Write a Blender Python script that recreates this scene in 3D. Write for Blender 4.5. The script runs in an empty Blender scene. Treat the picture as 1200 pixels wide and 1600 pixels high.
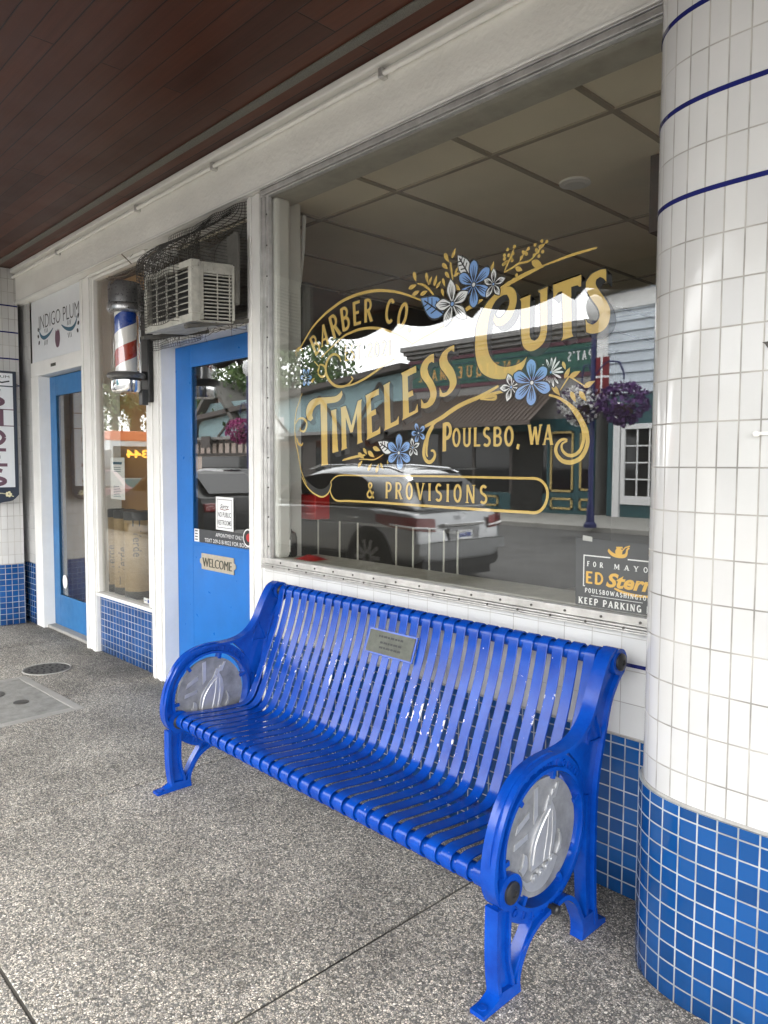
import bpy, bmesh, math, random
from mathutils import Vector, Matrix, noise
from mathutils.geometry import tessellate_polygon
R = math.radians
random.seed(7)
SC = bpy.context.scene
COL = SC.collection

# ------------------------------------------------------------------ camera, sky, sun, exposure
cam_d = bpy.data.cameras.new('camera'); cam = bpy.data.objects.new('camera', cam_d); COL.objects.link(cam)
cam_d.sensor_fit = 'VERTICAL'; cam_d.sensor_height = 36.0; cam_d.lens = 36.0 * 1158.5 / 1600.0
cam_d.clip_start = 0.05; cam_d.clip_end = 1500
yaw, pitch, roll = 0.762079, -0.063003, 0.003954
fw = Vector((-math.cos(yaw) * math.cos(pitch), math.sin(yaw) * math.cos(pitch), math.sin(pitch)))
rt = fw.cross(Vector((0, 0, 1))).normalized(); up = rt.cross(fw)
c_, s_ = math.cos(roll), math.sin(roll)
rr, uu = rt * c_ + up * s_, up * c_ - rt * s_
cam.matrix_world = Matrix(((rr.x, uu.x, -fw.x, 0.0), (rr.y, uu.y, -fw.y, -2.208), (rr.z, uu.z, -fw.z, 1.42), (0, 0, 0, 1)))
SC.camera = cam
SUN_EL, SUN_AZ = R(60), R(200)      # azimuth measured from +y, clockwise
W = bpy.data.worlds.new('World'); SC.world = W; W.use_nodes = True
wn, wl = W.node_tree.nodes, W.node_tree.links
wn.clear()
sky = wn.new('ShaderNodeTexSky'); sky.sky_type = 'NISHITA'; sky.sun_disc = False
sky.sun_elevation = SUN_EL; sky.sun_rotation = SUN_AZ; sky.air_density = 1.0; sky.dust_density = 2.0
tc = wn.new('ShaderNodeTexCoord'); mp = wn.new('ShaderNodeMapping'); mp.inputs['Scale'].default_value = (1, 1, 2.2)
nz = wn.new('ShaderNodeTexNoise'); nz.inputs['Scale'].default_value = 2.1; nz.inputs['Detail'].default_value = 7; nz.inputs['Roughness'].default_value = .58
rp = wn.new('ShaderNodeValToRGB'); rp.color_ramp.elements[0].position = .30; rp.color_ramp.elements[0].color = (.45, .45, .45, 1); rp.color_ramp.elements[1].position = .52
mx = wn.new('ShaderNodeMixRGB'); mx.inputs['Color2'].default_value = (15.9, 15.9, 15.85, 1)
bg = wn.new('ShaderNodeBackground'); bg.inputs['Strength'].default_value = .115
out = wn.new('ShaderNodeOutputWorld')
wl.new(tc.outputs['Generated'], mp.inputs['Vector']); wl.new(mp.outputs['Vector'], nz.inputs['Vector']); wl.new(nz.outputs['Fac'], rp.inputs['Fac'])
wl.new(rp.outputs['Color'], mx.inputs['Fac']); wl.new(sky.outputs['Color'], mx.inputs['Color1']); wl.new(mx.outputs['Color'], bg.inputs['Color']); wl.new(bg.outputs['Background'], out.inputs['Surface'])
sd = bpy.data.lights.new('sun', 'SUN'); sun = bpy.data.objects.new('sun', sd); COL.objects.link(sun)
sd.energy = 1.2; sd.angle = R(14); sd.color = (1, .97, .92)
sdir = Vector((math.sin(SUN_AZ) * math.cos(SUN_EL), math.cos(SUN_AZ) * math.cos(SUN_EL), math.sin(SUN_EL)))
sun.rotation_euler = (-sdir).to_track_quat('-Z', 'Y').to_euler(); sun.location = (0, -20, 30)
vs = SC.view_settings; vs.view_transform = 'Standard'; vs.look = 'None'; vs.gamma = 1.0; vs.use_curve_mapping = False
vs.exposure = 2.24
SC.render.engine = 'CYCLES'
cy = SC.cycles; cy.max_bounces = 9; cy.diffuse_bounces = 5; cy.glossy_bounces = 4; cy.transparent_max_bounces = 12; cy.transmission_bounces = 4
cy.caustics_reflective = False; cy.caustics_refractive = False; cy.use_denoising = True; cy.sample_clamp_indirect = 6.0

# ------------------------------------------------------------------ materials
def new_mat(name):
    m = bpy.data.materials.new(name); m.use_nodes = True
    n = m.node_tree.nodes; return m, n, m.node_tree.links, n['Principled BSDF']
def nd(n, t, **k):
    x = n.new(t)
    for a, b in k.items():
        if a in x.inputs: x.inputs[a].default_value = b
        else: setattr(x, a, b)
    return x
def bump(n, l, p, src, dist=.002, strength=.6):
    b = nd(n, 'ShaderNodeBump'); b.inputs['Distance'].default_value = dist; b.inputs['Strength'].default_value = strength
    l.new(src, b.inputs['Height']); l.new(b.outputs['Normal'], p.inputs['Normal']); return b
def paint(name, col, rough=.5, metal=0.0, var=.12, scale=6.0, bd=0.0, bs=60.0, chips=None, chip_scale=14.0, chip_t=.70, spec=.5, coat=0.0, coords='Geometry'):
    """painted / plain surface: slow colour drift, fine bump, optional chips of another colour"""
    m, n, l, p = new_mat(name)
    g = nd(n, 'ShaderNodeNewGeometry') if coords == 'Geometry' else nd(n, 'ShaderNodeTexCoord')
    pos = g.outputs['Position'] if coords == 'Geometry' else g.outputs['Object']
    z = nd(n, 'ShaderNodeTexNoise', Scale=scale, Detail=6.0, Roughness=.65); l.new(pos, z.inputs['Vector'])
    r = nd(n, 'ShaderNodeValToRGB'); e = r.color_ramp.elements
    e[0].position, e[1].position = .3, .7
    e[0].color = tuple(max(0, c * (1 - var)) for c in col) + (1,); e[1].color = tuple(min(1, c * (1 + var)) for c in col) + (1,)
    l.new(z.outputs['Fac'], r.inputs['Fac']); colout = r.outputs['Color']
    z2 = nd(n, 'ShaderNodeTexNoise', Scale=scale * 5, Detail=4.0); l.new(pos, z2.inputs['Vector'])
    mr = nd(n, 'ShaderNodeMapRange'); mr.inputs['To Min'].default_value = max(.03, rough - .12); mr.inputs['To Max'].default_value = min(1, rough + .12)
    l.new(z2.outputs['Fac'], mr.inputs['Value']); l.new(mr.outputs['Result'], p.inputs['Roughness'])
    if chips:
        c = nd(n, 'ShaderNodeTexNoise', Scale=chip_scale, Detail=9.0, Roughness=.72); l.new(pos, c.inputs['Vector'])
        cr = nd(n, 'ShaderNodeValToRGB'); cr.color_ramp.elements[0].position = chip_t; cr.color_ramp.elements[1].position = chip_t + .012
        l.new(c.outputs['Fac'], cr.inputs['Fac'])
        mm = nd(n, 'ShaderNodeMixRGB'); mm.inputs['Color2'].default_value = tuple(chips) + (1,)
        l.new(cr.outputs['Color'], mm.inputs['Fac']); l.new(colout, mm.inputs['Color1']); colout = mm.outputs['Color']
    l.new(colout, p.inputs['Base Color'])
    p.inputs['Metallic'].default_value = metal; p.inputs['Specular IOR Level'].default_value = spec
    p.inputs['Coat Weight'].default_value = coat; p.inputs['Coat Roughness'].default_value = .08
    if bd:
        b = nd(n, 'ShaderNodeTexNoise', Scale=bs, Detail=5.0); l.new(pos, b.inputs['Vector']); bump(n, l, p, b.outputs['Fac'], bd)
    return m
def tile_mat(name, c1, c2, mortar, w, h, ms=.0022, rough=.12, offv=0.0):
    m, n, l, p = new_mat(name)
    uv = nd(n, 'ShaderNodeUVMap'); mpn = nd(n, 'ShaderNodeMapping'); mpn.inputs['Location'].default_value = (0, offv, 0)
    b = nd(n, 'ShaderNodeTexBrick'); b.offset = 0.0; b.squash = 1.0
    for k, v in (('Scale', 1.0), ('Brick Width', w), ('Row Height', h), ('Mortar Size', ms), ('Mortar Smooth', .35), ('Bias', 0.0)): b.inputs[k].default_value = v
    b.inputs['Color1'].default_value = tuple(c1) + (1,); b.inputs['Color2'].default_value = tuple(c2) + (1,)
    l.new(uv.outputs['UV'], mpn.inputs['Vector']); l.new(mpn.outputs['Vector'], b.inputs['Vector'])
    g = nd(n, 'ShaderNodeNewGeometry')
    z = nd(n, 'ShaderNodeTexNoise', Scale=9.0, Detail=6.0); l.new(g.outputs['Position'], z.inputs['Vector'])
    mor = nd(n, 'ShaderNodeMixRGB'); mor.inputs['Color1'].default_value = tuple(x * .55 for x in mortar) + (1,); mor.inputs['Color2'].default_value = tuple(mortar) + (1,)
    zr = nd(n, 'ShaderNodeMapRange'); zr.inputs['From Min'].default_value = .33; zr.inputs['From Max'].default_value = .6
    l.new(z.outputs['Fac'], zr.inputs['Value']); l.new(zr.outputs['Result'], mor.inputs['Fac']); l.new(mor.outputs['Color'], b.inputs['Mortar'])
    # faint dirt film on the glaze
    z3 = nd(n, 'ShaderNodeTexNoise', Scale=2.3, Detail=8.0, Roughness=.7); l.new(g.outputs['Position'], z3.inputs['Vector'])
    mr3 = nd(n, 'ShaderNodeMapRange'); mr3.inputs['To Min'].default_value = .86; mr3.inputs['To Max'].default_value = 1.06; l.new(z3.outputs['Fac'], mr3.inputs['Value'])
    mul = nd(n, 'ShaderNodeMixRGB', blend_type='MULTIPLY'); mul.inputs['Fac'].default_value = 1
    sx = nd(n, 'ShaderNodeSeparateXYZ'); l.new(g.outputs['Position'], sx.inputs['Vector'])      # splash dirt at the foot of the wall
    sa = nd(n, 'ShaderNodeMath', operation='MULTIPLY_ADD'); sa.inputs[1].default_value = -.22; l.new(z.outputs['Fac'], sa.inputs[0]); l.new(sx.outputs[2], sa.inputs[2])
    sm = nd(n, 'ShaderNodeMapRange'); sm.inputs['From Min'].default_value = -.13; sm.inputs['From Max'].default_value = .03; sm.inputs['To Min'].default_value = .45; sm.inputs['To Max'].default_value = 1.0; l.new(sa.outputs[0], sm.inputs['Value'])
    sp_ = nd(n, 'ShaderNodeMath', operation='MULTIPLY'); l.new(mr3.outputs['Result'], sp_.inputs[0]); l.new(sm.outputs['Result'], sp_.inputs[1])
    l.new(b.outputs['Color'], mul.inputs['Color1']); l.new(sp_.outputs[0], mul.inputs['Color2']); l.new(mul.outputs['Color'], p.inputs['Base Color'])
    rr_ = nd(n, 'ShaderNodeMapRange'); rr_.inputs['To Min'].default_value = rough; rr_.inputs['To Max'].default_value = .85
    l.new(b.outputs['Fac'], rr_.inputs['Value']); l.new(rr_.outputs['Result'], p.inputs['Roughness'])
    inv = nd(n, 'ShaderNodeMath', operation='SUBTRACT'); inv.inputs[0].default_value = 1.0; l.new(b.outputs['Fac'], inv.inputs[1])
    z2 = nd(n, 'ShaderNodeTexNoise', Scale=22.0, Detail=2.0); l.new(g.outputs['Position'], z2.inputs['Vector'])
    ad = nd(n, 'ShaderNodeMath', operation='MULTIPLY_ADD'); ad.inputs[1].default_value = .25; l.new(z2.outputs['Fac'], ad.inputs[0]); l.new(inv.outputs[0], ad.inputs[2])
    bump(n, l, p, ad.outputs[0], .0018, .7)
    return m
def glass_mat(name, tint=(.80, .83, .80), k=1.9, lo=.05):
    m, n, l, p = new_mat(name); n.remove(p)
    g = nd(n, 'ShaderNodeNewGeometry'); dt = nd(n, 'ShaderNodeVectorMath', operation='DOT_PRODUCT'); l.new(g.outputs['Incoming'], dt.inputs[0]); l.new(g.outputs['Normal'], dt.inputs[1])
    ab = nd(n, 'ShaderNodeMath', operation='ABSOLUTE'); l.new(dt.outputs['Value'], ab.inputs[0])
    om = nd(n, 'ShaderNodeMath', operation='SUBTRACT', use_clamp=True); om.inputs[0].default_value = 1.0; l.new(ab.outputs[0], om.inputs[1])
    f = nd(n, 'ShaderNodeMath', operation='POWER'); f.inputs[1].default_value = 5.0; l.new(om.outputs[0], f.inputs[0])       # Schlick, the same from both sides
    a = nd(n, 'ShaderNodeMath', operation='MULTIPLY_ADD', use_clamp=True); a.inputs[1].default_value = .96 * k; a.inputs[2].default_value = .04 * k + lo
    t = nd(n, 'ShaderNodeBsdfTransparent'); t.inputs['Color'].default_value = tuple(tint) + (1,)
    gl = nd(n, 'ShaderNodeBsdfGlossy'); gl.inputs['Roughness'].default_value = 0.0; gl.inputs['Color'].default_value = (.97, .98, 1, 1)
    mxs = nd(n, 'ShaderNodeMixShader'); o = n['Material Output']
    l.new(f.outputs[0], a.inputs[0]); l.new(a.outputs[0], mxs.inputs['Fac']); l.new(t.outputs[0], mxs.inputs[1]); l.new(gl.outputs[0], mxs.inputs[2]); l.new(mxs.outputs[0], o.inputs['Surface'])
    return m
def aggregate_mat():
    m, n, l, p = new_mat('exposed_aggregate')
    g = nd(n, 'ShaderNodeNewGeometry'); pos = g.outputs['Position']
    wz = nd(n, 'ShaderNodeTexNoise', Scale=60.0, Detail=2.0); l.new(pos, wz.inputs['Vector'])
    wv = nd(n, 'ShaderNodeMixRGB', blend_type='ADD'); wv.inputs['Fac'].default_value = .012; l.new(pos, wv.inputs['Color1']); l.new(wz.outputs['Color'], wv.inputs['Color2'])
    v = nd(n, 'ShaderNodeTexVoronoi', Scale=165.0); v.inputs['Randomness'].default_value = 1.0; l.new(wv.outputs['Color'], v.inputs['Vector'])
    sp = nd(n, 'ShaderNodeSeparateColor'); l.new(v.outputs['Color'], sp.inputs['Color'])
    r = nd(n, 'ShaderNodeValToRGB'); r.color_ramp.interpolation = 'LINEAR'; e = r.color_ramp.elements
    e[0].position = 0; e[0].color = (.10, .10, .10, 1); e[1].position = 1; e[1].color = (.84, .79, .70, 1)
    for q, c in ((.20, (.21, .205, .19)), (.38, (.36, .335, .295)), (.56, (.54, .485, .40)), (.72, (.44, .42, .38)), (.88, (.74, .67, .56))):
        x = e.new(q); x.color = c + (1,)
    l.new(sp.outputs[0], r.inputs['Fac'])
    # matrix between the stones
    ve = nd(n, 'ShaderNodeTexVoronoi', Scale=165.0, feature='DISTANCE_TO_EDGE'); l.new(wv.outputs['Color'], ve.inputs['Vector'])
    er = nd(n, 'ShaderNodeMapRange'); er.inputs['From Min'].default_value = .03; er.inputs['From Max'].default_value = .17; l.new(ve.outputs['Distance'], er.inputs['Value'])
    mm = nd(n, 'ShaderNodeMixRGB'); mm.inputs['Color1'].default_value = (.085, .078, .066, 1); l.new(er.outputs['Result'], mm.inputs['Fac']); l.new(r.outputs['Color'], mm.inputs['Color2'])
    # stains and wear
    st = nd(n, 'ShaderNodeTexNoise', Scale=1.6, Detail=9.0, Roughness=.66); l.new(pos, st.inputs['Vector'])
    sr = nd(n, 'ShaderNodeMapRange'); sr.inputs['From Min'].default_value = .3; sr.inputs['From Max'].default_value = .7; sr.inputs['To Min'].default_value = .66; sr.inputs['To Max'].default_value = 1.45; l.new(st.outputs['Fac'], sr.inputs['Value'])
    mu = nd(n, 'ShaderNodeMixRGB', blend_type='MULTIPLY'); mu.inputs['Fac'].default_value = 1; l.new(mm.outputs['Color'], mu.inputs['Color1']); l.new(sr.outputs['Result'], mu.inputs['Color2'])
    vs2 = nd(n, 'ShaderNodeTexNoise', Scale=26.0, Detail=4.0); l.new(pos, vs2.inputs['Vector'])
    vr = nd(n, 'ShaderNodeMapRange'); vr.inputs['From Min'].default_value = .66; vr.inputs['From Max'].default_value = .72; vr.inputs['To Min'].default_value = 1.0; vr.inputs['To Max'].default_value = .55; l.new(vs2.outputs['Fac'], vr.inputs['Value'])
    mu2 = nd(n, 'ShaderNodeMixRGB', blend_type='MULTIPLY'); mu2.inputs['Fac'].default_value = .6; l.new(mu.outputs['Color'], mu2.inputs['Color1']); l.new(vr.outputs['Result'], mu2.inputs['Color2'])
    # old gum spots, and a band of grime washed up against the wall
    gv = nd(n, 'ShaderNodeTexVoronoi', Scale=3.1); l.new(pos, gv.inputs['Vector'])
    gr = nd(n, 'ShaderNodeMapRange'); gr.inputs['From Min'].default_value = .055; gr.inputs['From Max'].default_value = .085; gr.inputs['To Min'].default_value = .55; gr.inputs['To Max'].default_value = 1.0; l.new(gv.outputs['Distance'], gr.inputs['Value'])
    sx = nd(n, 'ShaderNodeSeparateXYZ'); l.new(pos, sx.inputs['Vector']); gn = nd(n, 'ShaderNodeTexNoise', Scale=7.0, Detail=6.0); l.new(pos, gn.inputs['Vector'])
    gy = nd(n, 'ShaderNodeMath', operation='MULTIPLY_ADD'); gy.inputs[1].default_value = .30; l.new(gn.outputs['Fac'], gy.inputs[0]); l.new(sx.outputs[1], gy.inputs[2])
    gw = nd(n, 'ShaderNodeMapRange'); gw.inputs['From Min'].default_value = -.12; gw.inputs['From Max'].default_value = .13; gw.inputs['To Min'].default_value = 1.0; gw.inputs['To Max'].default_value = .60; l.new(gy.outputs[0], gw.inputs['Value'])
    gm = nd(n, 'ShaderNodeMath', operation='MULTIPLY'); l.new(gr.outputs['Result'], gm.inputs[0]); l.new(gw.outputs['Result'], gm.inputs[1])
    mu3 = nd(n, 'ShaderNodeMixRGB', blend_type='MULTIPLY'); mu3.inputs['Fac'].default_value = 1; l.new(mu2.outputs['Color'], mu3.inputs['Color1']); l.new(gm.outputs[0], mu3.inputs['Color2'])
    l.new(mu3.outputs['Color'], p.inputs['Base Color']); p.inputs['Roughness'].default_value = .72; p.inputs['Specular IOR Level'].default_value = .3
    bump(n, l, p, er.outputs['Result'], .004, .55)
    return m
def plank_mat():
    m, n, l, p = new_mat('varnished_cedar')
    g = nd(n, 'ShaderNodeNewGeometry')
    b = nd(n, 'ShaderNodeTexBrick'); b.offset = .37; b.offset_frequency = 3; b.squash = 1.0
    for k, v in (('Scale', 1.0), ('Brick Width', 2.3), ('Row Height', .0945), ('Mortar Size', .0030), ('Mortar Smooth', .3), ('Bias', 0.0)): b.inputs[k].default_value = v
    b.inputs['Color1'].default_value = (.040, .0135, .008, 1); b.inputs['Color2'].default_value = (.090, .030, .016, 1); b.inputs['Mortar'].default_value = (.006, .003, .003, 1)
    l.new(g.outputs['Position'], b.inputs['Vector'])
    mpn = nd(n, 'ShaderNodeMapping'); mpn.inputs['Scale'].default_value = (1.2, 34, 34); l.new(g.outputs['Position'], mpn.inputs['Vector'])
    z = nd(n, 'ShaderNodeTexNoise', Scale=1.6, Detail=8.0, Roughness=.6); l.new(mpn.outputs['Vector'], z.inputs['Vector'])
    mr = nd(n, 'ShaderNodeMapRange'); mr.inputs['To Min'].default_value = .55; mr.inputs['To Max'].default_value = 1.5; l.new(z.outputs['Fac'], mr.inputs['Value'])
    mu = nd(n, 'ShaderNodeMixRGB', blend_type='MULTIPLY'); mu.inputs['Fac'].default_value = 1; l.new(b.outputs['Color'], mu.inputs['Color1']); l.new(mr.outputs['Result'], mu.inputs['Color2']); l.new(mu.outputs['Color'], p.inputs['Base Color'])
    z2 = nd(n, 'ShaderNodeTexNoise', Scale=3.0, Detail=5.0); l.new(g.outputs['Position'], z2.inputs['Vector'])
    r2 = nd(n, 'ShaderNodeMapRange'); p.inputs['Specular IOR Level'].default_value = .3; r2.inputs['To Min'].default_value = .28; r2.inputs['To Max'].default_value = .55; l.new(z2.outputs['Fac'], r2.inputs['Value']); l.new(r2.outputs['Result'], p.inputs['Roughness'])
    inv = nd(n, 'ShaderNodeMath', operation='SUBTRACT'); inv.inputs[0].default_value = 1.0; l.new(b.outputs['Fac'], inv.inputs[1])
    ad = nd(n, 'ShaderNodeMath', operation='MULTIPLY_ADD'); ad.inputs[1].default_value = .12; l.new(z.outputs['Fac'], ad.inputs[0]); l.new(inv.outputs[0], ad.inputs[2])
    bump(n, l, p, ad.outputs[0], .004, .8)
    return m
def bench_mat(name, slat=False):
    m, n, l, p = new_mat(name)
    t = nd(n, 'ShaderNodeTexCoord'); oi = nd(n, 'ShaderNodeObjectInfo')
    g = nd(n, 'ShaderNodeNewGeometry')
    z = nd(n, 'ShaderNodeTexNoise', Scale=9.0, Detail=8.0, Roughness=.7); l.new(g.outputs['Position'], z.inputs['Vector'])
    r = nd(n, 'ShaderNodeValToRGB'); e = r.color_ramp.elements
    e[0].position, e[1].position = .32, .72; e[0].color = (.001, .033, .255, 1); e[1].color = (.003, .066, .39, 1)
    l.new(z.outputs['Fac'], r.inputs['Fac']); col = r.outputs['Color']
    if slat:
        uv = nd(n, 'ShaderNodeUVMap'); su = nd(n, 'ShaderNodeSeparateXYZ'); l.new(uv.outputs['UV'], su.inputs['Vector'])
        c = nd(n, 'ShaderNodeTexNoise', Scale=55.0, Detail=6.0, Roughness=.68); 
        mpn = nd(n, 'ShaderNodeMapping'); mpn.inputs['Scale'].default_value = (1, .55, .55); l.new(g.outputs['Position'], mpn.inputs['Vector']); l.new(mpn.outputs['Vector'], c.inputs['Vector'])
        # wear concentrates along the slat edges and low on the back (v: 0 nose .. 1 top roll)
        eu = nd(n, 'ShaderNodeMath', operation='SUBTRACT'); eu.inputs[1].default_value = .5; l.new(su.outputs[0], eu.inputs[0])
        ea = nd(n, 'ShaderNodeMath', operation='ABSOLUTE'); l.new(eu.outputs[0], ea.inputs[0])
        em = nd(n, 'ShaderNodeMapRange'); em.inputs['From Min'].default_value = .25; em.inputs['From Max'].default_value = .5; em.inputs['To Max'].default_value = .17; l.new(ea.outputs[0], em.inputs['Value'])
        vr = nd(n, 'ShaderNodeValToRGB'); ve = vr.color_ramp.elements; ve[0].position = .38; ve[0].color = (0, 0, 0, 1); ve[1].position = .95; ve[1].color = (0, 0, 0, 1)
        for q, k in ((.50, .75), (.62, 1.0), (.72, .55), (.82, .1)):
            x = ve.new(q); x.color = (k, k, k, 1)
        l.new(su.outputs[1], vr.inputs['Fac'])
        big = nd(n, 'ShaderNodeTexNoise', Scale=4.5, Detail=2.0); l.new(g.outputs['Position'], big.inputs['Vector'])
        bm = nd(n, 'ShaderNodeMapRange'); bm.inputs['From Min'].default_value = .38; bm.inputs['From Max'].default_value = .68; l.new(big.outputs['Fac'], bm.inputs['Value'])
        s0 = nd(n, 'ShaderNodeMath', operation='MULTIPLY'); l.new(vr.outputs['Color'], s0.inputs[0]); l.new(bm.outputs['Result'], s0.inputs[1])
        s1 = nd(n, 'ShaderNodeMath', operation='MULTIPLY'); l.new(em.outputs['Result'], s1.inputs[0]); l.new(s0.outputs[0], s1.inputs[1])
        s2 = nd(n, 'ShaderNodeMath', operation='MULTIPLY_ADD'); s2.inputs[1].default_value = .06; l.new(s0.outputs[0], s2.inputs[0]); l.new(s1.outputs[0], s2.inputs[2])
        s3 = nd(n, 'ShaderNodeMath', operation='ADD'); l.new(c.outputs['Fac'], s3.inputs[0]); l.new(s2.outputs[0], s3.inputs[1])
        th = nd(n, 'ShaderNodeMapRange'); th.inputs['From Min'].default_value = .700; th.inputs['From Max'].default_value = .712; l.new(s3.outputs[0], th.inputs['Value'])
        mm = nd(n, 'ShaderNodeMixRGB'); mm.inputs['Color2'].default_value = (.72, .74, .78, 1); l.new(th.outputs['Result'], mm.inputs['Fac']); l.new(col, mm.inputs['Color1']); col = mm.outputs['Color']
    else:
        c = nd(n, 'ShaderNodeTexNoise', Scale=40.0, Detail=7.0, Roughness=.7); l.new(g.outputs['Position'], c.inputs['Vector'])
        th = nd(n, 'ShaderNodeMapRange'); th.inputs['From Min'].default_value = .74; th.inputs['From Max'].default_value = .78; th.inputs['To Max'].default_value = .6; l.new(c.outputs['Fac'], th.inputs['Value'])
        mm = nd(n, 'ShaderNodeMixRGB'); mm.inputs['Color2'].default_value = (.25, .28, .5, 1); l.new(th.outputs['Result'], mm.inputs['Fac']); l.new(col, mm.inputs['Color1']); col = mm.outputs['Color']
    p.inputs['Specular IOR Level'].default_value = .30 if slat else .42
    l.new(col, p.inputs['Base Color'])
    z2 = nd(n, 'ShaderNodeTexNoise', Scale=30.0, Detail=6.0); l.new(g.outputs['Position'], z2.inputs['Vector'])
    mr = nd(n, 'ShaderNodeMapRange'); mr.inputs['To Min'].default_value = .14; mr.inputs['To Max'].default_value = .30; l.new(z2.outputs['Fac'], mr.inputs['Value']); l.new(mr.outputs['Result'], p.inputs['Roughness'])
    z3 = nd(n, 'ShaderNodeTexNoise', Scale=160.0, Detail=2.0); l.new(g.outputs['Position'], z3.inputs['Vector']); bump(n, l, p, z3.outputs['Fac'], .0005, .35)
    return m
def emit_mat(name, col, s):
    m, n, l, p = new_mat(name); p.inputs['Base Color'].default_value = tuple(col) + (1,); p.inputs['Emission Color'].default_value = tuple(col) + (1,); p.inputs['Emission Strength'].default_value = s; return m
def leaf_mat(name, c1, c2, step=False):
    m, n, l, p = new_mat(name)
    g = nd(n, 'ShaderNodeNewGeometry'); r = nd(n, 'ShaderNodeValToRGB'); e = r.color_ramp.elements; e[0].color = tuple(c1) + (1,); e[1].color = tuple(c2) + (1,)
    if step: e[0].position, e[1].position = .44, .46
    l.new(g.outputs['Random Per Island'], r.inputs['Fac']); l.new(r.outputs['Color'], p.inputs['Base Color']); p.inputs['Roughness'].default_value = .55
    return m
def simple(name, col, rough, metal=0.0, coat=0.0):
    m, n, l, p = new_mat(name); p.inputs['Base Color'].default_value = tuple(col) + (1,); p.inputs['Roughness'].default_value = rough; p.inputs['Metallic'].default_value = metal; p.inputs['Coat Weight'].default_value = coat; p.inputs['Coat Roughness'].default_value = .05; return m
M = {}
M['white_trim'] = paint('white_painted_wood', (.74, .73, .70), .45, var=.06, scale=5, bd=.0015, bs=35, chips=(.36, .35, .33), chip_scale=16, chip_t=.735)
M['plaster'] = paint('white_plaster', (.84, .83, .79), .6, var=.07, scale=2.2, bd=.006, bs=55, chips=(.55, .53, .48), chip_scale=9, chip_t=.745)
M['white_tile'] = tile_mat('white_glazed_tile', (.60, .595, .58), (.535, .53, .52), (.44, .42, .385), .0508, .1137, .0023, .11, offv=-.053)
M['wall_tile'] = tile_mat('white_square_tile', (.66, .66, .645), (.61, .61, .60), (.44, .42, .39), .108, .1085, .0014, .12, offv=-.0)
M['blue_tile'] = tile_mat('blue_mosaic_tile', (.005, .050, .178), (.009, .076, .258), (.42, .45, .47), .0508, .0508, .0026, .12)
M['navy'] = paint('navy_glaze', (.010, .014, .11), .15, var=.1)
M['grout'] = paint('grey_grout', (.33, .32, .30), .8, var=.2, scale=30)
M['alu'] = paint('aluminium', (.55, .54, .52), .36, metal=.55, var=.2, scale=14, bd=.0008, bs=120, chips=(.12, .11, .10), chip_scale=30, chip_t=.73)
M['alu_white'] = paint('chalky_aluminium', (.66, .65, .62), .5, metal=.1, var=.12, scale=14, chips=(.30, .29, .27), chip_scale=26, chip_t=.72)
M['glass'] = glass_mat('window_glass', (.945, .95, .93), 1.30, .040); M['glass3'] = glass_mat('shop_glass', (.90, .90, .88), .95, .012); M['glass2'] = glass_mat('door_glass', (.84, .84, .81), 1.35, .045)
M['blue_door'] = paint('bright_blue_gloss', (.003, .135, .46), .32, var=.10, scale=4, bd=.0003, bs=45, chips=(.40, .56, .74), chip_scale=30, chip_t=.80)
M['faded_blue'] = paint('faded_blue_gloss', (.020, .135, .33), .42, var=.16, scale=3, bd=.001, bs=60, chips=(.25, .40, .56), chip_scale=30, chip_t=.73)
M['soffit'] = plank_mat(); M['vent'] = None
M['agg'] = aggregate_mat()
M['asphalt'] = paint('asphalt', (.062, .061, .059), .85, var=.3, scale=1.4, bd=.004, bs=180)
M['concrete'] = paint('concrete', (.30, .29, .265), .85, var=.18, scale=4, bd=.002, bs=120)
M['iron'] = paint('cast_iron', (.085, .08, .072), .6, metal=.4, var=.3, scale=20, bd=.002, bs=90)
M['bench'] = bench_mat('blue_powder_coat'); M['slat'] = bench_mat('worn_blue_slat', True)
M['medal_bright'] = paint('lit_cast_aluminium', (.60, .605, .61), .34, metal=.7, var=.10, scale=18)  # lighter than the disc: light on the raised relief painted into the colour
M['medal'] = paint('cast_aluminium', (.27, .275, .285), .50, metal=.5, var=.35, scale=12, bd=.0012, bs=60)  # darker disc: shade around the relief put into the colour
M['black_metal'] = paint('black_metal', (.018, .018, .018), .35, var=.3, scale=30)
M['bronze'] = paint('weathered_bronze', (.085, .09, .075), .5, metal=.5, var=.25, scale=25, bd=.0012, bs=260)
M['ink'] = paint('black_ink', (.012, .012, .013), .5, var=.1)
M['gold'] = paint('gold_vinyl', (.60, .41, .11), .42, var=.10, scale=10)
M['petal_blue'] = paint('blue_vinyl', (.20, .36, .70), .45, var=.06); M['petal_white'] = paint('white_vinyl', (.74, .75, .76), .45, var=.04)
M['chrome'] = paint('chrome', (.78, .78, .78), .08, metal=1.0, var=.05); M['steel'] = paint('dull_steel', (.30, .30, .30), .30, metal=.8, var=.2, scale=18)
M['pewter'] = paint('grey_cast_metal', (.16, .16, .16), .30, metal=.6, var=.2, scale=16)
M['stripe_red'] = paint('pole_red', (.42, .055, .03), .3, var=.08); M['stripe_blue'] = paint('pole_blue', (.012, .055, .30), .3, var=.08); M['stripe_white'] = paint('pole_white', (.80, .78, .72), .3, var=.04)
M['ac'] = paint('cream_plastic', (.42, .41, .36), .55, var=.25, scale=16, bd=.001, bs=80, chips=(.16, .15, .13), chip_scale=45, chip_t=.62); M['dark'] = paint('dark_recess', (.015, .015, .014), .8, var=.2)
M['dust'] = paint('dusty_grey_board', (.11, .105, .092), .8, var=.35, scale=9, bd=.004, bs=40); M['net'] = paint('black_netting', (.04, .037, .033), .8, var=.2)
M['twig'] = paint('dry_twigs', (.09, .07, .05), .9, var=.4, scale=50)
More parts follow.
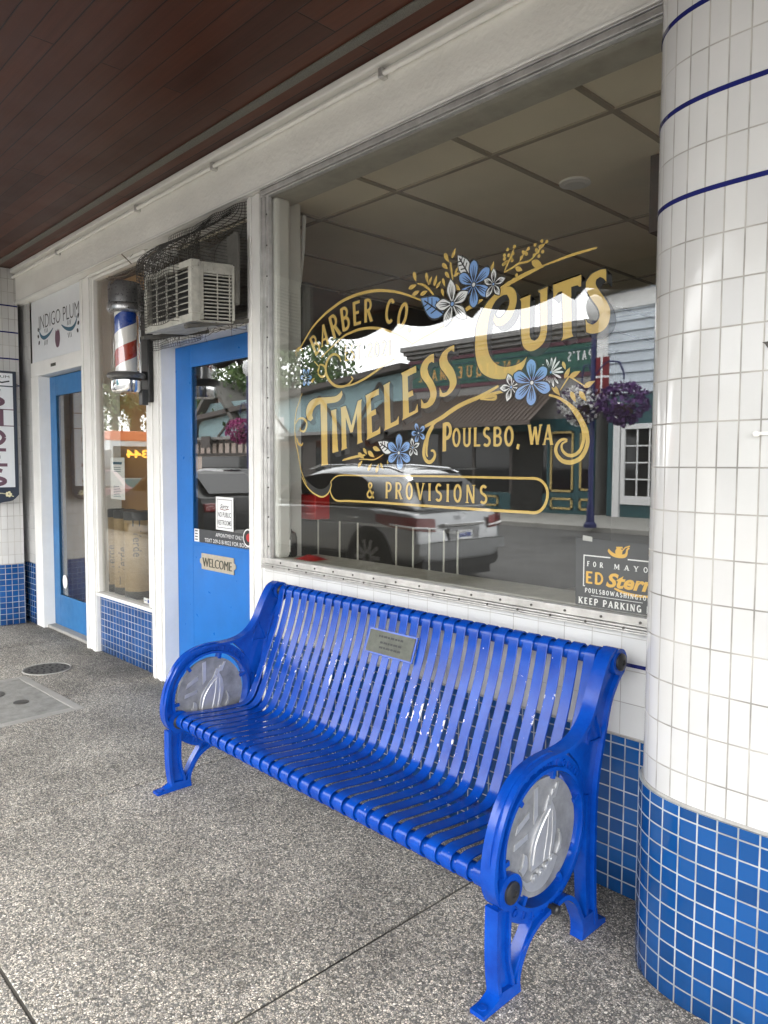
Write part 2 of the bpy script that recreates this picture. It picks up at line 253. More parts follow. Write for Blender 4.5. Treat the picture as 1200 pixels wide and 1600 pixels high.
M['paper'] = paint('white_paper', (.75, .75, .74), .7, var=.03); M['card'] = paint('kraft_card', (.30, .215, .115), .7, var=.1, scale=10); M['charcoal'] = paint('charcoal', (.045, .047, .05), .6, var=.1)
M['sign_white'] = paint('white_sign_board', (.70, .72, .74), .35, var=.03); M['plum'] = paint('plum_paint', (.13, .065, .095), .5, var=.08); M['teal_ink'] = paint('teal_ink', (.022, .10, .16), .5, var=.08)
M['navy_sign'] = paint('navy_sign_board', (.022, .030, .050), .4, var=.1); M['cream'] = paint('cream_paint', (.72, .66, .42), .5, var=.05)
M['tan_plate'] = paint('tan_metal', (.42, .37, .29), .45, metal=.2, var=.12, scale=30)
M['red'] = paint('red_enamel', (.42, .015, .015), .35, var=.08)
M['ceil'] = paint('ceiling_board', (.82, .75, .60), .85, var=.06, scale=3, bd=.002, bs=160, chips=(.20, .18, .15), chip_scale=70, chip_t=.735); M['grid'] = paint('ceiling_grid', (.34, .30, .235), .6, var=.05)
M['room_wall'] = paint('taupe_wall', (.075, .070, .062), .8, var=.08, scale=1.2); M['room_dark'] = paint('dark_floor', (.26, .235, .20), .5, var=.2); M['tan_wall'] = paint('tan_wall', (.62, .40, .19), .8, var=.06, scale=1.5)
M['sill'] = paint('dusty_sill', (.50, .48, .42), .6, var=.15, scale=12)
M['car'] = simple('silver_car_paint', (.36, .365, .37), .32, .6, .7); M['car_glass'] = simple('car_glass', (.010, .011, .013), .04)
M['tail_red'] = paint('tail_lamp_red', (.16, .008, .010), .12, coat=.6); M['tyre'] = paint('tyre_rubber', (.02, .02, .02), .8); M['plastic'] = paint('black_plastic', (.03, .03, .03), .6)
M['teal_wall'] = paint('pale_teal_boards', (.26, .38, .40), .7, var=.1, scale=1.5); M['timber'] = paint('dark_timber', (.07, .06, .055), .7); M['grey_cornice'] = paint('grey_cornice', (.24, .23, .22), .7, var=.1)
M['green_sign'] = paint('green_sign_board', (.015, .095, .068), .5); M['maroon'] = paint('maroon_trim', (.10, .025, .04), .5); M['gold_dull'] = paint('gold_letters', (.52, .30, .09), .5)
M['awning'] = paint('brown_metal_roof', (.11, .085, .07), .5, var=.2, scale=3); M['siding'] = paint('pale_blue_siding', (.50, .55, .60), .6, var=.05, scale=1); M['teal_dark'] = paint('dark_teal_wood', (.018, .075, .085), .5); M['yellow_trim'] = paint('ochre_trim', (.45, .33, .12), .5)
M['pole_blue'] = paint('blue_lamp_post', (.004, .008, .085), .4); M['banner'] = paint('red_banner', (.17, .014, .02), .7)
M['leaf'] = leaf_mat('tree_leaves', (.035, .075, .018), (.10, .16, .04)); M['needle'] = leaf_mat('conifer_needles', (.015, .04, .018), (.04, .075, .03)); M['bark'] = paint('bark', (.07, .05, .035), .9, var=.3, scale=8)
M['bloom_purple'] = leaf_mat('purple_blooms', (.035, .012, .07), (.13, .05, .19)); M['bloom_white'] = leaf_mat('white_blooms', (.07, .035, .10), (.80, .80, .76), True); M['bloom_magenta'] = leaf_mat('magenta_blooms', (.16, .01, .08), (.42, .05, .22))
M['bus_white'] = paint('bus_white', (.66, .70, .70), .3, coat=.4); M['bus_teal'] = paint('bus_teal', (.02, .20, .24), .3, coat=.4); M['bus_orange'] = paint('bus_orange', (.75, .20, .08), .3, coat=.3)
M['led'] = emit_mat('amber_led', (1.0, .42, .04), 1.6); M['lamp_red'] = emit_mat('lit_tail_lamp', (1.0, .03, .03), 3.0)
M['roof_shingle'] = paint('grey_shingles', (.12, .115, .105), .85, var=.3, scale=12, bd=.01, bs=14); M['stucco'] = paint('pink_stucco', (.52, .43, .38), .8, var=.06)
def vent_mat():
    m, n, l, p = new_mat('perforated_steel'); g = nd(n, 'ShaderNodeNewGeometry'); v = nd(n, 'ShaderNodeTexVoronoi', Scale=170.0); v.inputs['Randomness'].default_value = .15; l.new(g.outputs['Position'], v.inputs['Vector'])
    r = nd(n, 'ShaderNodeValToRGB'); e = r.color_ramp.elements; e[0].position = .25; e[0].color = (.03, .03, .027, 1); e[1].position = .42; e[1].color = (.17, .165, .14, 1); l.new(v.outputs['Distance'], r.inputs['Fac']); l.new(r.outputs['Color'], p.inputs['Base Color']); p.inputs['Roughness'].default_value = .5; p.inputs['Metallic'].default_value = .3
    return m
M['vent'] = vent_mat()

# ------------------------------------------------------------------ mesh helpers
WL = {}
class MB:
    def __init__(s): s.v = []; s.f = []; s.uv = {}
    def add(s, vs_, fs, uv=None):
        o = len(s.v); s.v += [tuple(map(float, q)) for q in vs_]
        for f in fs: s.f.append(tuple(i + o for i in f))
        if uv:
            for i, q in enumerate(uv): s.uv[o + i] = q
        return s
    def box(s, x0, x1, y0, y1, z0, z1):
        return s.add([(x0, y0, z0), (x1, y0, z0), (x1, y1, z0), (x0, y1, z0), (x0, y0, z1), (x1, y0, z1), (x1, y1, z1), (x0, y1, z1)],
                     [(0, 3, 2, 1), (4, 5, 6, 7), (0, 1, 5, 4), (1, 2, 6, 5), (2, 3, 7, 6), (3, 0, 4, 7)])
    def bar(s, a, b, w, h, upv=(0, 0, 1)):
        a, b = Vector(a), Vector(b); d = (b - a).normalized(); u = Vector(upv)
        if abs(d.dot(u)) > .98: u = Vector((0, 1, 0))
        r = d.cross(u).normalized(); u = r.cross(d)
        q = [a + r * i * w / 2 + u * j * h / 2 for i, j in ((-1, -1), (1, -1), (1, 1), (-1, 1))] + [b + r * i * w / 2 + u * j * h / 2 for i, j in ((-1, -1), (1, -1), (1, 1), (-1, 1))]
        return s.add(q, [(0, 1, 2, 3), (7, 6, 5, 4), (0, 4, 5, 1), (1, 5, 6, 2), (2, 6, 7, 3), (3, 7, 4, 0)])
    def prism(s, pts, fn, t0, t1):
        n = len(pts); tri = tessellate_polygon([[Vector((a, b, 0)) for a, b in pts]])
        q = [fn(a, b, t0) for a, b in pts] + [fn(a, b, t1) for a, b in pts]
        f = [tuple(reversed(t)) for t in tri] + [tuple(i + n for i in t) for t in tri] + [(i, (i + 1) % n, (i + 1) % n + n, i + n) for i in range(n)]
        return s.add(q, f)
    def flat(s, pts, fn, c=0.0):
        tri = tessellate_polygon([[Vector((a, b, 0)) for a, b in pts]])
        return s.add([fn(a, b, c) for a, b in pts], [tuple(t) for t in tri])
    def tube(s, path, r, n=8, closed=False, caps=True):
        P = [Vector(p) for p in path]; m = len(P); rs = r if isinstance(r, (list, tuple)) else [r] * m
        prev = None; rings = []
        for i in range(m):
            a = P[(i - 1) % m] if (i > 0 or closed) else P[i]; b = P[(i + 1) % m] if (i < m - 1 or closed) else P[i]
            d = (b - a).normalized()
            if prev is None:
                u = Vector((0, 0, 1)) if abs(d.z) < .9 else Vector((0, 1, 0)); e = d.cross(u).normalized()
            else: e = (prev - d * prev.dot(d)).normalized()
            prev = e; g = d.cross(e)
            rings.append([P[i] + (e * math.cos(k * 2 * math.pi / n) + g * math.sin(k * 2 * math.pi / n)) * rs[i] for k in range(n)])
        vs_ = [q for ring in rings for q in ring]; f = []
        for i in range(m if closed else m - 1):
            j = (i + 1) % m
            for k in range(n): f.append((i * n + k, i * n + (k + 1) % n, j * n + (k + 1) % n, j * n + k))
        if caps and not closed: f += [tuple(range(n))[::-1], tuple((m - 1) * n + k for k in range(n))]
        return s.add(vs_, f)
    def lathe(s, prof, c, n=32, axis='z'):
        c = Vector(c); vs_ = []
        for r, h in prof:
            for k in range(n):
                a = 2 * math.pi * k / n; ca, sa = r * math.cos(a), r * math.sin(a)
                vs_.append(c + (Vector((ca, sa, h)) if axis == 'z' else Vector((h, ca, sa)) if axis == 'x' else Vector((sa, h, ca))))
        f = []
        for i in range(len(prof) - 1):
            for k in range(n): f.append((i * n + k, i * n + (k + 1) % n, (i + 1) * n + (k + 1) % n, (i + 1) * n + k))
        f += [tuple(range(n))[::-1], tuple((len(prof) - 1) * n + k for k in range(n))]
        return s.add(vs_, f)
    def mesh(s, name):
        me = bpy.data.meshes.new(name); me.from_pydata(s.v, [], s.f); me.validate(); return me
    def build(s, name, mat, parent=None, smooth=False, bevel=0.0, keep=False):
        bmn = [min(q[i] for q in s.v) for i in range(3)]; bmx = [max(q[i] for q in s.v) for i in range(3)]
        o = Vector(((bmn[0] + bmx[0]) / 2, (bmn[1] + bmx[1]) / 2, bmn[2] if parent is None else (bmn[2] + bmx[2]) / 2))
        me = bpy.data.meshes.new(name); me.from_pydata([tuple(Vector(q) - o) for q in s.v], [], s.f)
        if s.uv:
            ul = me.uv_layers.new(name='UVMap')
            for lp in me.loops: ul.data[lp.index].uv = s.uv.get(lp.vertex_index, (0, 0))
        bm = bmesh.new(); bm.from_mesh(me)
        if not keep: bmesh.ops.recalc_face_normals(bm, faces=bm.faces)
        bm.to_mesh(me); bm.free()
        me.materials.append(mat); ob = bpy.data.objects.new(name, me); COL.objects.link(ob)
        WL[ob.name] = o
        if parent: ob.parent = parent; ob.location = o - WL[parent.name]
        else: ob.location = o
        if smooth:
            for p_ in me.polygons: p_.use_smooth = True
            if smooth != 'all': me.set_sharp_from_angle(angle=R(smooth if isinstance(smooth, (int, float)) and smooth is not True else 40))
        if bevel:
            b = ob.modifiers.new('bevel', 'BEVEL'); b.width = bevel; b.segments = 2; b.limit_method = 'ANGLE'; b.angle_limit = R(40)
        return ob
def tag(o, label=None, cat=None, group=None, kind=None):
    for k, v in (('label', label), ('category', cat), ('group', group), ('kind', kind)):
        if v: o[k] = v
    return o
def thing(name, loc, label, cat, group=None):
    o = bpy.data.objects.new(name, None); COL.objects.link(o); o.location = loc; o.empty_display_size = .1; WL[o.name] = Vector(loc); return tag(o, label, cat, group)
def place(O, ex, ey):
    O, ex, ey = Vector(O), Vector(ex), Vector(ey); en = ex.cross(ey)
    return lambda a, b, c=0.0: O + ex * a + ey * b + en * c
def cr(pts, closed=False, n=6, corner=50):
    """smooth a 2-D or 3-D polyline, keeping corners sharper than `corner` degrees"""
    P = [Vector(p) if len(p) == 3 else Vector((p[0], p[1], 0)) for p in pts]; m = len(P); res = []
    def sharp(i):
        if not closed and i in (0, m - 1): return True
        a, b = P[i] - P[i - 1], P[(i + 1) % m] - P[i]
        return a.length < 1e-9 or b.length < 1e-9 or a.angle(b) > R(corner)
    S = [sharp(i) for i in range(m)]
    for i in range(m if closed else m - 1):
        p1, p2 = P[i], P[(i + 1) % m]
        p0 = p1 - (p2 - p1) * .0 if S[i] else P[i - 1]; p3 = p2 if S[(i + 1) % m] else P[(i + 2) % m]
        k = n if not (S[i] and S[(i + 1) % m]) else 1
        t1 = (p2 - p0) * .5 if not S[i] else (p2 - p1) * .6; t2 = (p3 - p1) * .5 if not S[(i + 1) % m] else (p2 - p1) * .6
        L = (p2 - p1).length
        t1 = t1 * min(1, 1.3 * L / max(t1.length, 1e-9)); t2 = t2 * min(1, 1.3 * L / max(t2.length, 1e-9))
        for j in range(k):
            t = j / k; h00 = 2 * t ** 3 - 3 * t ** 2 + 1; h10 = t ** 3 - 2 * t ** 2 + t; h01 = -2 * t ** 3 + 3 * t ** 2; h11 = t ** 3 - t ** 2
            res.append(p1 * h00 + t1 * h10 + p2 * h01 + t2 * h11)
    if not closed: res.append(P[-1])
    return [tuple(q) if len(pts[0]) == 3 else (q.x, q.y) for q in res]
def ribbon(mb, pts, w, fn, c=0.0, taper=0.0):
    """flat ribbon along a 2-D polyline"""
    n = len(pts); L, Rr = [], []
    for i in range(n):
        a, b = Vector(pts[max(0, i - 1)]), Vector(pts[min(n - 1, i + 1)]); d = (b - a)
        d = d.normalized() if d.length > 1e-9 else Vector((1, 0)); q = Vector((-d.y, d.x))
        t = i / (n - 1); ww = w * (1 - taper * (abs(2 * t - 1)) ** 2) / 2
        L.append(Vector(pts[i]) + q * ww); Rr.append(Vector(pts[i]) - q * ww)
    mb.add([fn(*p, c) for p in L] + [fn(*p, c) for p in Rr], [(i, i + 1, n + i + 1, n + i) for i in range(n - 1)])
    return mb
def circ(cx, cy, r, n=20, ry=None, a0=0.0): return [(cx + r * math.cos(a0 + 2 * math.pi * k / n), cy + (ry or r) * math.sin(a0 + 2 * math.pi * k / n)) for k in range(n)]
# lettering: a small stroke alphabet with thick and thin strokes and serifs ...
def _a(cx, cy, rx, ry, a0, a1, n=12): return [(cx + rx * math.cos(R(a0 + (a1 - a0) * i / n)), cy + ry * math.sin(R(a0 + (a1 - a0) * i / n))) for i in range(n + 1)]
K_, T_ = 1.0, .62
GL = {
 'A': (.50, [([(.05, 0), (.25, .98)], T_), ([(.25, .98), (.44, 0)], K_), ([(.13, .30), (.37, .30)], T_)], [(.05, 0), (.44, 0)]),
 'B': (.46, [([(.10, 0), (.10, 1)], K_), ([(.10, .95), (.22, .95)] + _a(.22, .745, .15, .205, 90, -90) + [(.10, .54)], .75), ([(.10, .53), (.24, .53)] + _a(.24, .29, .16, .24, 90, -90) + [(.10, .05)], .8)], []),
 'C': (.44, [(_a(.25, .5, .17, .44, 48, 312, 22), .9)], []),
 'D': (.48, [([(.10, 0), (.10, 1)], K_), ([(.10, .94), (.20, .94)] + _a(.20, .5, .20, .44, 90, -90) + [(.10, .06)], .85)], []),
 'E': (.40, [([(.10, 0), (.10, 1)], K_), ([(.10, .94), (.36, .94)], .72), ([(.10, .52), (.30, .52)], .72), ([(.10, .06), (.37, .06)], .72)], []),
 'F': (.38, [([(.10, 0), (.10, 1)], K_), ([(.10, .94), (.36, .94)], .72), ([(.10, .52), (.30, .52)], .72)], [(.10, 0)]),
 'G': (.47, [(_a(.25, .5, .17, .44, 48, 330, 22), .9), ([(.41, .02), (.41, .44)], .9), ([(.28, .44), (.46, .44)], .6)], []),
 'H': (.50, [([(.10, 0), (.10, 1)], K_), ([(.40, 0), (.40, 1)], K_), ([(.10, .5), (.40, .5)], T_)], [(.10, 0), (.10, 1), (.40, 0), (.40, 1)]),
 'I': (.22, [([(.11, 0), (.11, 1)], K_)], [(.11, 0), (.11, 1)]),
 'K': (.50, [([(.10, 0), (.10, 1)], K_), ([(.42, 1), (.12, .42)], T_), ([(.20, .55), (.45, 0)], K_)], [(.10, 0), (.10, 1), (.45, 0), (.42, 1)]),
 'L': (.38, [([(.10, 0), (.10, 1)], K_), ([(.10, .06), (.36, .06)], .72)], [(.10, 1)]),
 'M': (.60, [([(.08, 0), (.08, 1)], T_), ([(.10, 1), (.30, .15)], K_), ([(.30, .15), (.50, 1)], T_), ([(.51, 0), (.51, 1)], K_)], [(.08, 0), (.51, 0)]),
 'N': (.52, [([(.09, 0), (.09, 1)], T_), ([(.09, .98), (.42, .02)], K_), ([(.43, 0), (.43, 1)], T_)], [(.09, 0), (.43, 1)]),
 'O': (.46, [(_a(.23, .5, .165, .445, 0, 360, 28), .9)], []),
 'Q': (.46, [(_a(.23, .5, .165, .445, 0, 360, 28), .9), ([(.24, .22), (.42, -.08)], .8)], []),
 'P': (.44, [([(.10, 0), (.10, 1)], K_), ([(.10, .95), (.22, .95)] + _a(.22, .70, .16, .25, 90, -90) + [(.10, .45)], .8)], [(.10, 0)]),
 'R': (.47, [([(.10, 0), (.10, 1)], K_), ([(.10, .95), (.22, .95)] + _a(.22, .72, .15, .23, 90, -90) + [(.10, .49)], .8), ([(.23, .50), (.41, 0)], K_)], [(.10, 0), (.41, 0)]),
 'S': (.42, [(_a(.22, .735, .135, .215, 35, 250, 14) + [(.23, .51)] + _a(.21, .265, .15, .22, 70, -145, 14), .88)], []),
 'T': (.46, [([(.23, 0), (.23, 1)], K_), ([(.03, .94), (.43, .94)], .72)], [(.23, 0)]),
 'U': (.48, [([(.10, 1), (.10, .28)] + _a(.24, .27, .14, .22, 180, 360) + [(.38, .28), (.38, 1)], .85)], [(.10, 1), (.38, 1)]),
 'V': (.48, [([(.05, 1), (.24, .02)], K_), ([(.24, .02), (.43, 1)], T_)], [(.05, 1), (.43, 1)]),
 'W': (.70, [([(.05, 1), (.20, .02)], K_), ([(.20, .02), (.35, .9)], T_), ([(.35, .9), (.50, .02)], K_), ([(.50, .02), (.65, 1)], T_)], [(.05, 1), (.65, 1)]),
 'Y': (.48, [([(.05, 1), (.24, .45)], K_), ([(.43, 1), (.24, .45)], T_), ([(.24, .5), (.24, 0)], K_)], [(.24, 0), (.05, 1), (.43, 1)]),
 '&': (.52, [([(.46, 0), (.16, .70)] + _a(.24, .80, .10, .14, 190, -20, 10) + [(.10, .34)] + _a(.21, .22, .15, .18, 150, 330, 12) + [(.45, .42)], .75)], []),
 '2': (.42, [(_a(.21, .74, .14, .21, 160, -30, 12) + [(.07, .06), (.38, .06)], .85)], []),
 '0': (.44, [(_a(.22, .5, .15, .445, 0, 360, 28), .9)], []),
 '1': (.26, [([(.14, 0), (.14, 1)], K_), ([(.04, .84), (.14, .97)], T_)], [(.14, 0)]),
 '.': (.16, [([(.08, 0), (.08, .12)], K_)], []), ',': (.18, [([(.10, .10), (.04, -.16)], K_)], []), "'": (.14, [([(.08, 1), (.06, .78)], K_)], []), ' ': (.24, [], []),
}
def serif_text(mb, s, fn, height, width=None, stem=.15, serif=.10, c=0.0, fat=0.0, sx=1.0, track=.06):
    """write s with its baseline start at (0, 0) of fn; width fits the whole word; returns the width"""
    adv = [GL[ch][0] for ch in s]; tot = sum(adv) + track * (len(s) - 1)
    if width: sx = width / (tot * height)
    x = 0.0; lay = 0
    for ch, ad in zip(s, adv):
        w, strokes, serifs = GL[ch]
        for pts, k in strokes:
            pp = [((x + a) * height * sx, b * height) for a, b in pts]
            ribbon(mb, pp, (stem * k + fat) * height, fn, c + .00006 * lay); lay = (lay + 1) % 5
        for a, b in serifs:
            yy = b * height + (.025 if b < .5 else -.025) * height
            pp = [((x + a - serif) * height * sx, yy), ((x + a + serif) * height * sx, yy)]
            ribbon(mb, pp, (.055 + fat) * height, fn, c + .00006 * lay); lay = (lay + 1) % 5
        x += ad + track
    return tot * height * sx
# ... and the plain built-in face for sans lettering
def sans_text(mb, s, fn, height, width=None, bold=0.0, c=0.0, ext=0.0, shear=0.0, align='LEFT', space=1.0):
    cu = bpy.data.curves.new('txt', 'FONT'); cu.body = s; cu.size = 1.0; cu.offset = bold; cu.shear = shear; cu.space_character = space; cu.resolution_u = 3
    cu.extrude = 0.0; o = bpy.data.objects.new('txt', cu); COL.objects.link(o)
    dg = bpy.context.evaluated_depsgraph_get(); me = bpy.data.meshes.new_from_object(o.evaluated_get(dg))
    vs_ = [v.co.copy() for v in me.vertices]; fs = [tuple(p.vertices) for p in me.polygons]
    bpy.data.objects.remove(o); bpy.data.curves.remove(cu); bpy.data.meshes.remove(me)
    if not vs_: return 0
    x0, x1 = min(v.x for v in vs_), max(v.x for v in vs_)
    sy = height / .73; sx = (width / (x1 - x0)) if width else sy
    off = -x0 * sx - (0 if align == 'LEFT' else (x1 - x0) * sx / 2)
    q = [(v.x * sx + off, v.y * sy) for v in vs_]; n = len(q)
    mb.add([fn(a, b, c + ext) for a, b in q], fs)
    if ext:
        from collections import Counter
        ec = Counter(tuple(sorted((f[i], f[(i + 1) % len(f)]))) for f in fs for i in range(len(f)))
        ed = [e for e, k in ec.items() if k == 1]
        mb.add([fn(a, b, c) for a, b in q] + [fn(a, b, c + ext) for a, b in q], [(a, b, b + n, a + n) for a, b in ed])
    return (x1 - x0) * sx
# ------------------------------------------------------------------ ground
XZ = lambda a, b, c=0.0: (a, c, b)
def sheet(name, x0, x1, y0, y1, z, mat):
    return tag(MB().add([(x0, y0, z), (x1, y0, z), (x1, y1, z), (x0, y1, z)], [(0, 1, 2, 3)]).build(name, mat), kind='structure')
sheet('ground', -400, 400, -400, 400, -.32, M['asphalt'])
g = MB()
def slab(x0, x1, y0, y1): g.box(x0, x1, y0, y1, -.2, 0)
M['joint'] = paint('joint_filler', (.075, .07, .06), .9, var=.8, scale=3)
xs = [-26, -7.62, -6.10, -4.60, -3.075, -1.565, -.03, 1.5, 6]; ysl = [-4.3, -3.15, -1.603, .30]
gap = .005
for i in range(len(xs) - 1):
    for j in range(len(ysl) - 1): slab(xs[i] + gap, xs[i + 1] - gap, ysl[j] + gap, ysl[j + 1] - gap)
tag(g.build('sidewalk', M['agg'], bevel=.004), kind='structure')
tag(MB().box(-26, 6, -4.298, .298, -.19, -.006).build('sidewalk_joint_bed', M['joint']), kind='structure')
tag(MB().box(-60, 12, -4.48, -4.302, -.32, -.004).build('kerb', M['concrete'], bevel=.012), kind='structure')
sheet('road', -200, 60, -14.1, -4.48, -.20, M['asphalt'])
tag(MB().box(-200, 60, -19.5, -14.1, -.3, -.08).build('far_sidewalk', M['concrete'], bevel=.01), kind='structure')
# round drain cover
def drain():
    t = thing('drain_cover', (-5.27, -.40, 0), 'round pierced iron drain cover set into the pavement', 'drain cover')
    cx, cy_, r = -5.27, -.40, .145
    MB().lathe([(r, -.004), (r, .003), (r - .006, .004)], (cx, cy_, 0)).build('plate', M['iron'], t)
    H = None
    for ring, n in ((.035, 5), (.075, 10), (.115, 16)):
        for k in range(n):
            a = 2 * math.pi * k / n + ring * 9; p = Vector((cx + ring * math.cos(a), cy_ + ring * math.sin(a), 0))
            if H is None: H = MB().prism([(p.x + .013 * math.cos(b), p.y + .008 * math.sin(b)) for b in [i * math.pi / 4 for i in range(8)]], lambda a_, b_, c: (a_, b_, c), .0042, .0052).build('drain_hole', M['dark'], t); P0 = p; L0 = H.location.copy()
            else: c = H.copy(); COL.objects.link(c); c.parent = t; c.location = L0 + p - P0
    MB().tube([(cx + (r + .008) * math.cos(a), cy_ + (r + .008) * math.sin(a), .001) for a in [2 * math.pi * k / 40 for k in range(40)]], .006, 6, True).build('rim', M['concrete'], t, smooth=True)
drain()
def utility():
    # a concrete pull-box let into the pavement, slightly turned, with an iron lid
    c, ang = Vector((-4.72, -.80, 0)), R(2); ex = Vector((math.cos(ang), math.sin(ang), 0)); ey = Vector((-math.sin(ang), math.cos(ang), 0)); f = place(c, ex, ey)
    t = thing('utility_box', c, 'rectangular concrete utility cover with small iron lids in the pavement', 'utility cover')
    rim = MB()
    w, h, b = .46, .245, .052
    for x0, x1, y0, y1 in ((-w, w, -h, -h + b), (-w, w, h - b, h), (-w, -w + b, -h + b, h - b), (w - b, w, -h + b, h - b)): rim.prism([(x0, y0), (x1, y0), (x1, y1), (x0, y1)], f, -.02, .005)
    rim.build('rim', M['concrete'], t, bevel=.003)
    MB().prism([(-w + b + .004, -h + b + .004), (w - b - .004, -h + b + .004), (w - b - .004, h - b - .004), (-w + b + .004, h - b - .004)], f, -.02, .003).build('concrete_lid', M['concrete2'], t)
    MB().prism(circ(.10, .02, .043, 20), f, .003, .0065).build('iron_plug', M['iron'], t); MB().prism(circ(-.17, -.07, .085, 24), f, .003, .0062).build('iron_plug', M['iron'], t)
M['concrete2'] = paint('brushed_concrete', (.235, .23, .21), .85, var=.25, scale=14, bd=.003, bs=70)
utility()

# ------------------------------------------------------------------ the shop building
BLD = thing('shop_building', (-3.5, 1.0, 0), 'white and blue tiled storefront building with two blue doors under a dark wood canopy', 'building')
def uvbox_front(mb, x0, x1, y, z0, z1, y1):
    mb.add([(x0, y, z0), (x1, y, z0), (x1, y, z1), (x0, y, z1)], [(0, 1, 2, 3)], [(x0, z0), (x1, z0), (x1, z1), (x0, z1)])
    mb.add([(x0, y1, z0), (x1, y1, z0), (x1, y1, z1), (x0, y1, z1), (x0, y, z1), (x1, y, z1), (x1, y, z0), (x0, y, z0)], [(1, 0, 3, 2), (3, 4, 5, 2), (0, 1, 6, 7)], [(0, 0)] * 8)
BW = MB(); uvbox_front(BW, -3.21, -.62, 0, .005, .533, .28); BW.build('blue_tile_wall', M['blue_tile'], BLD)
BW = MB(); uvbox_front(BW, -3.21, -.62, -.002, .541, .884, .28); BW.build('white_tile_wall', M['wall_tile'], BLD)
MB().box(-3.21, -.62, .004, .27, .533, .541).build('grout_line', M['grout'], BLD)
MB().box(-3.2, -.62, -.0045, .0, .772, .784).build('navy_stripe', M['navy'], BLD)
# rounded piers
def pier(cx, a, b, n_e=3.3, x_end=None, flip=1):
    def curve(d):
        pts = []
        for k in range(61):
            t = math.pi * k / 60; c, s = math.cos(t), math.sin(t)
            pts.append((cx - flip * (a + d) * math.copysign(abs(c) ** (2 / n_e), c), -(b + d) * abs(s) ** (2 / n_e)))
        return pts
    def shell(d, z0, z1):
        p = curve(d); mb = MB(); u = 0; us = [0]
        # resample evenly along the curve
        for i in range(1, len(p)): us.append(us[-1] + math.hypot(p[i][0] - p[i - 1][0], p[i][1] - p[i - 1][1]))
        m = 120; q = []
        for k in range(m + 1):
            s = us[-1] * k / m; i = max(j for j in range(len(us)) if us[j] <= s + 1e-9); i = min(i, len(p) - 2); t = (s - us[i]) / max(1e-9, us[i + 1] - us[i])
            q.append((p[i][0] + (p[i + 1][0] - p[i][0]) * t, p[i][1] + (p[i + 1][1] - p[i][1]) * t, s))
        n = len(q)
        mb.add([(x, y, z0) for x, y, s in q] + [(x, y, z1) for x, y, s in q], [(i, i + 1, n + i + 1, n + i) for i in range(n - 1)], [(s, z0) for x, y, s in q] + [(s, z1) for x, y, s in q])
        # closing cap on top and bottom
        o = len(mb.v); mb.add([(x, y, z1) for x, y, s in q] + [(x, y, z0) for x, y, s in q], [tuple(range(n)), tuple(range(n, 2 * n))], [(0, 0)] * (2 * n))
        return mb
    shell(.009, .004, .537).build('blue_tile_base', M['blue_tile'], BLD, smooth=30)
    shell(.002, .537, .545).build('grout_line', M['grout'], BLD, smooth=30)
    shell(0, .545, 3.098).build('white_tile_pier', M['white_tile'], BLD, smooth=30)
    for z in (2.099, 2.327, 2.554, 2.781): shell(.0016, z - .0055, z + .0065).build('navy_stripe', M['navy'], BLD, smooth=30)
pier(-.675, .345, .352, 3.2)
MB().prism([(-.662, 1.711), (-.655, 1.706), (-.651, 1.699), (-.643, 1.690), (-.630, 1.694), (-.622, 1.706), (-.640, 1.712)], lambda a, b, c: (a, c, b), -.3545, -.350).build('tile_chip', M['iron'], BLD)
_k = MB(); _k.lathe([(.0045, 0), (.0045, -.014), (.0075, -.016), (.0075, -.024), (.003, -.027)], (-.662, -.350, 1.497), 14, 'y'); _k.box(-.660, -.61, -.360, -.352, 1.494, 1.502); _k.build('wall_knob', M['white_trim'], BLD, smooth=35)
pier(-7.34, .40, .33, 3.2)
MB().box(-20, -7.75, .0, .3, 0, 3.1).build('far_wall', M['white_trim'], BLD)
BW = MB(); uvbox_front(BW, -7.35, -6.802, .055, .545, 3.09, .3); BW.build('white_tile_wall', M['white_tile'], BLD)
BW = MB(); uvbox_front(BW, -7.35, -6.802, .050, .004, .540, .3); BW.build('blue_tile_wall', M['blue_tile'], BLD)
MB().box(-20, 2.1, .172, 6.3, 2.85, 3.098).build('roof_structure', M['timber'], BLD); MB().box(-7.5, -3.365, .172, .32, 2.795, 2.849).build('roof_structure', M['timber'], BLD); MB().box(-7.6, -7.36, .3, 1.5, 0, 2.85).build('side_wall', M['room_wall'], BLD)
# fascia beam with ledge, and the soffit
fa = MB(); fa.box(-20, 1.5, -.012, .17, 2.806, 3.098); fa.build('fascia', M['plaster'], BLD, bevel=.006)
MB().box(-20, 1.5, -.030, -.010, 2.806, 2.818).build('fascia_lip', M['white_trim'], BLD, bevel=.003)
MB().box(-20, 1.5, -.055, -.010, 3.062, 3.0985).build('fascia_ledge', M['white_trim'], BLD, bevel=.008)
cd = MB(); cd.tube([(-20, -.032, 3.028), (-7, -.032, 3.027), (-4, -.034, 3.030), (1.5, -.032, 3.029)], .0115, 10); COND = cd.build('conduit', M['plaster'], BLD, smooth=True)
for x in (-7.2, -5.9, -4.55, -3.63, -2.3, -1.2):
    q = MB(); q.box(x - .012, x + .012, -.048, -.010, 3.012, 3.052); q.build('conduit_clip', M['alu'], COND, bevel=.004)
MB().box(-26, 6, -3.5, .3, 3.1, 3.2).build('soffit', M['soffit'], BLD)
MB().box(-26, 6, -.207, -.163, 3.090, 3.0995).build('soffit_vent', M['vent'], BLD, bevel=.002)
MB().box(-26, 6, -.06, -.012, 3.0988, 3.0997).build('soffit_edge', M['soffit'], BLD)
MB().box(-26, 6, -3.56, .3, 3.2, 3.42).build('canopy_roof', M['timber'], BLD)
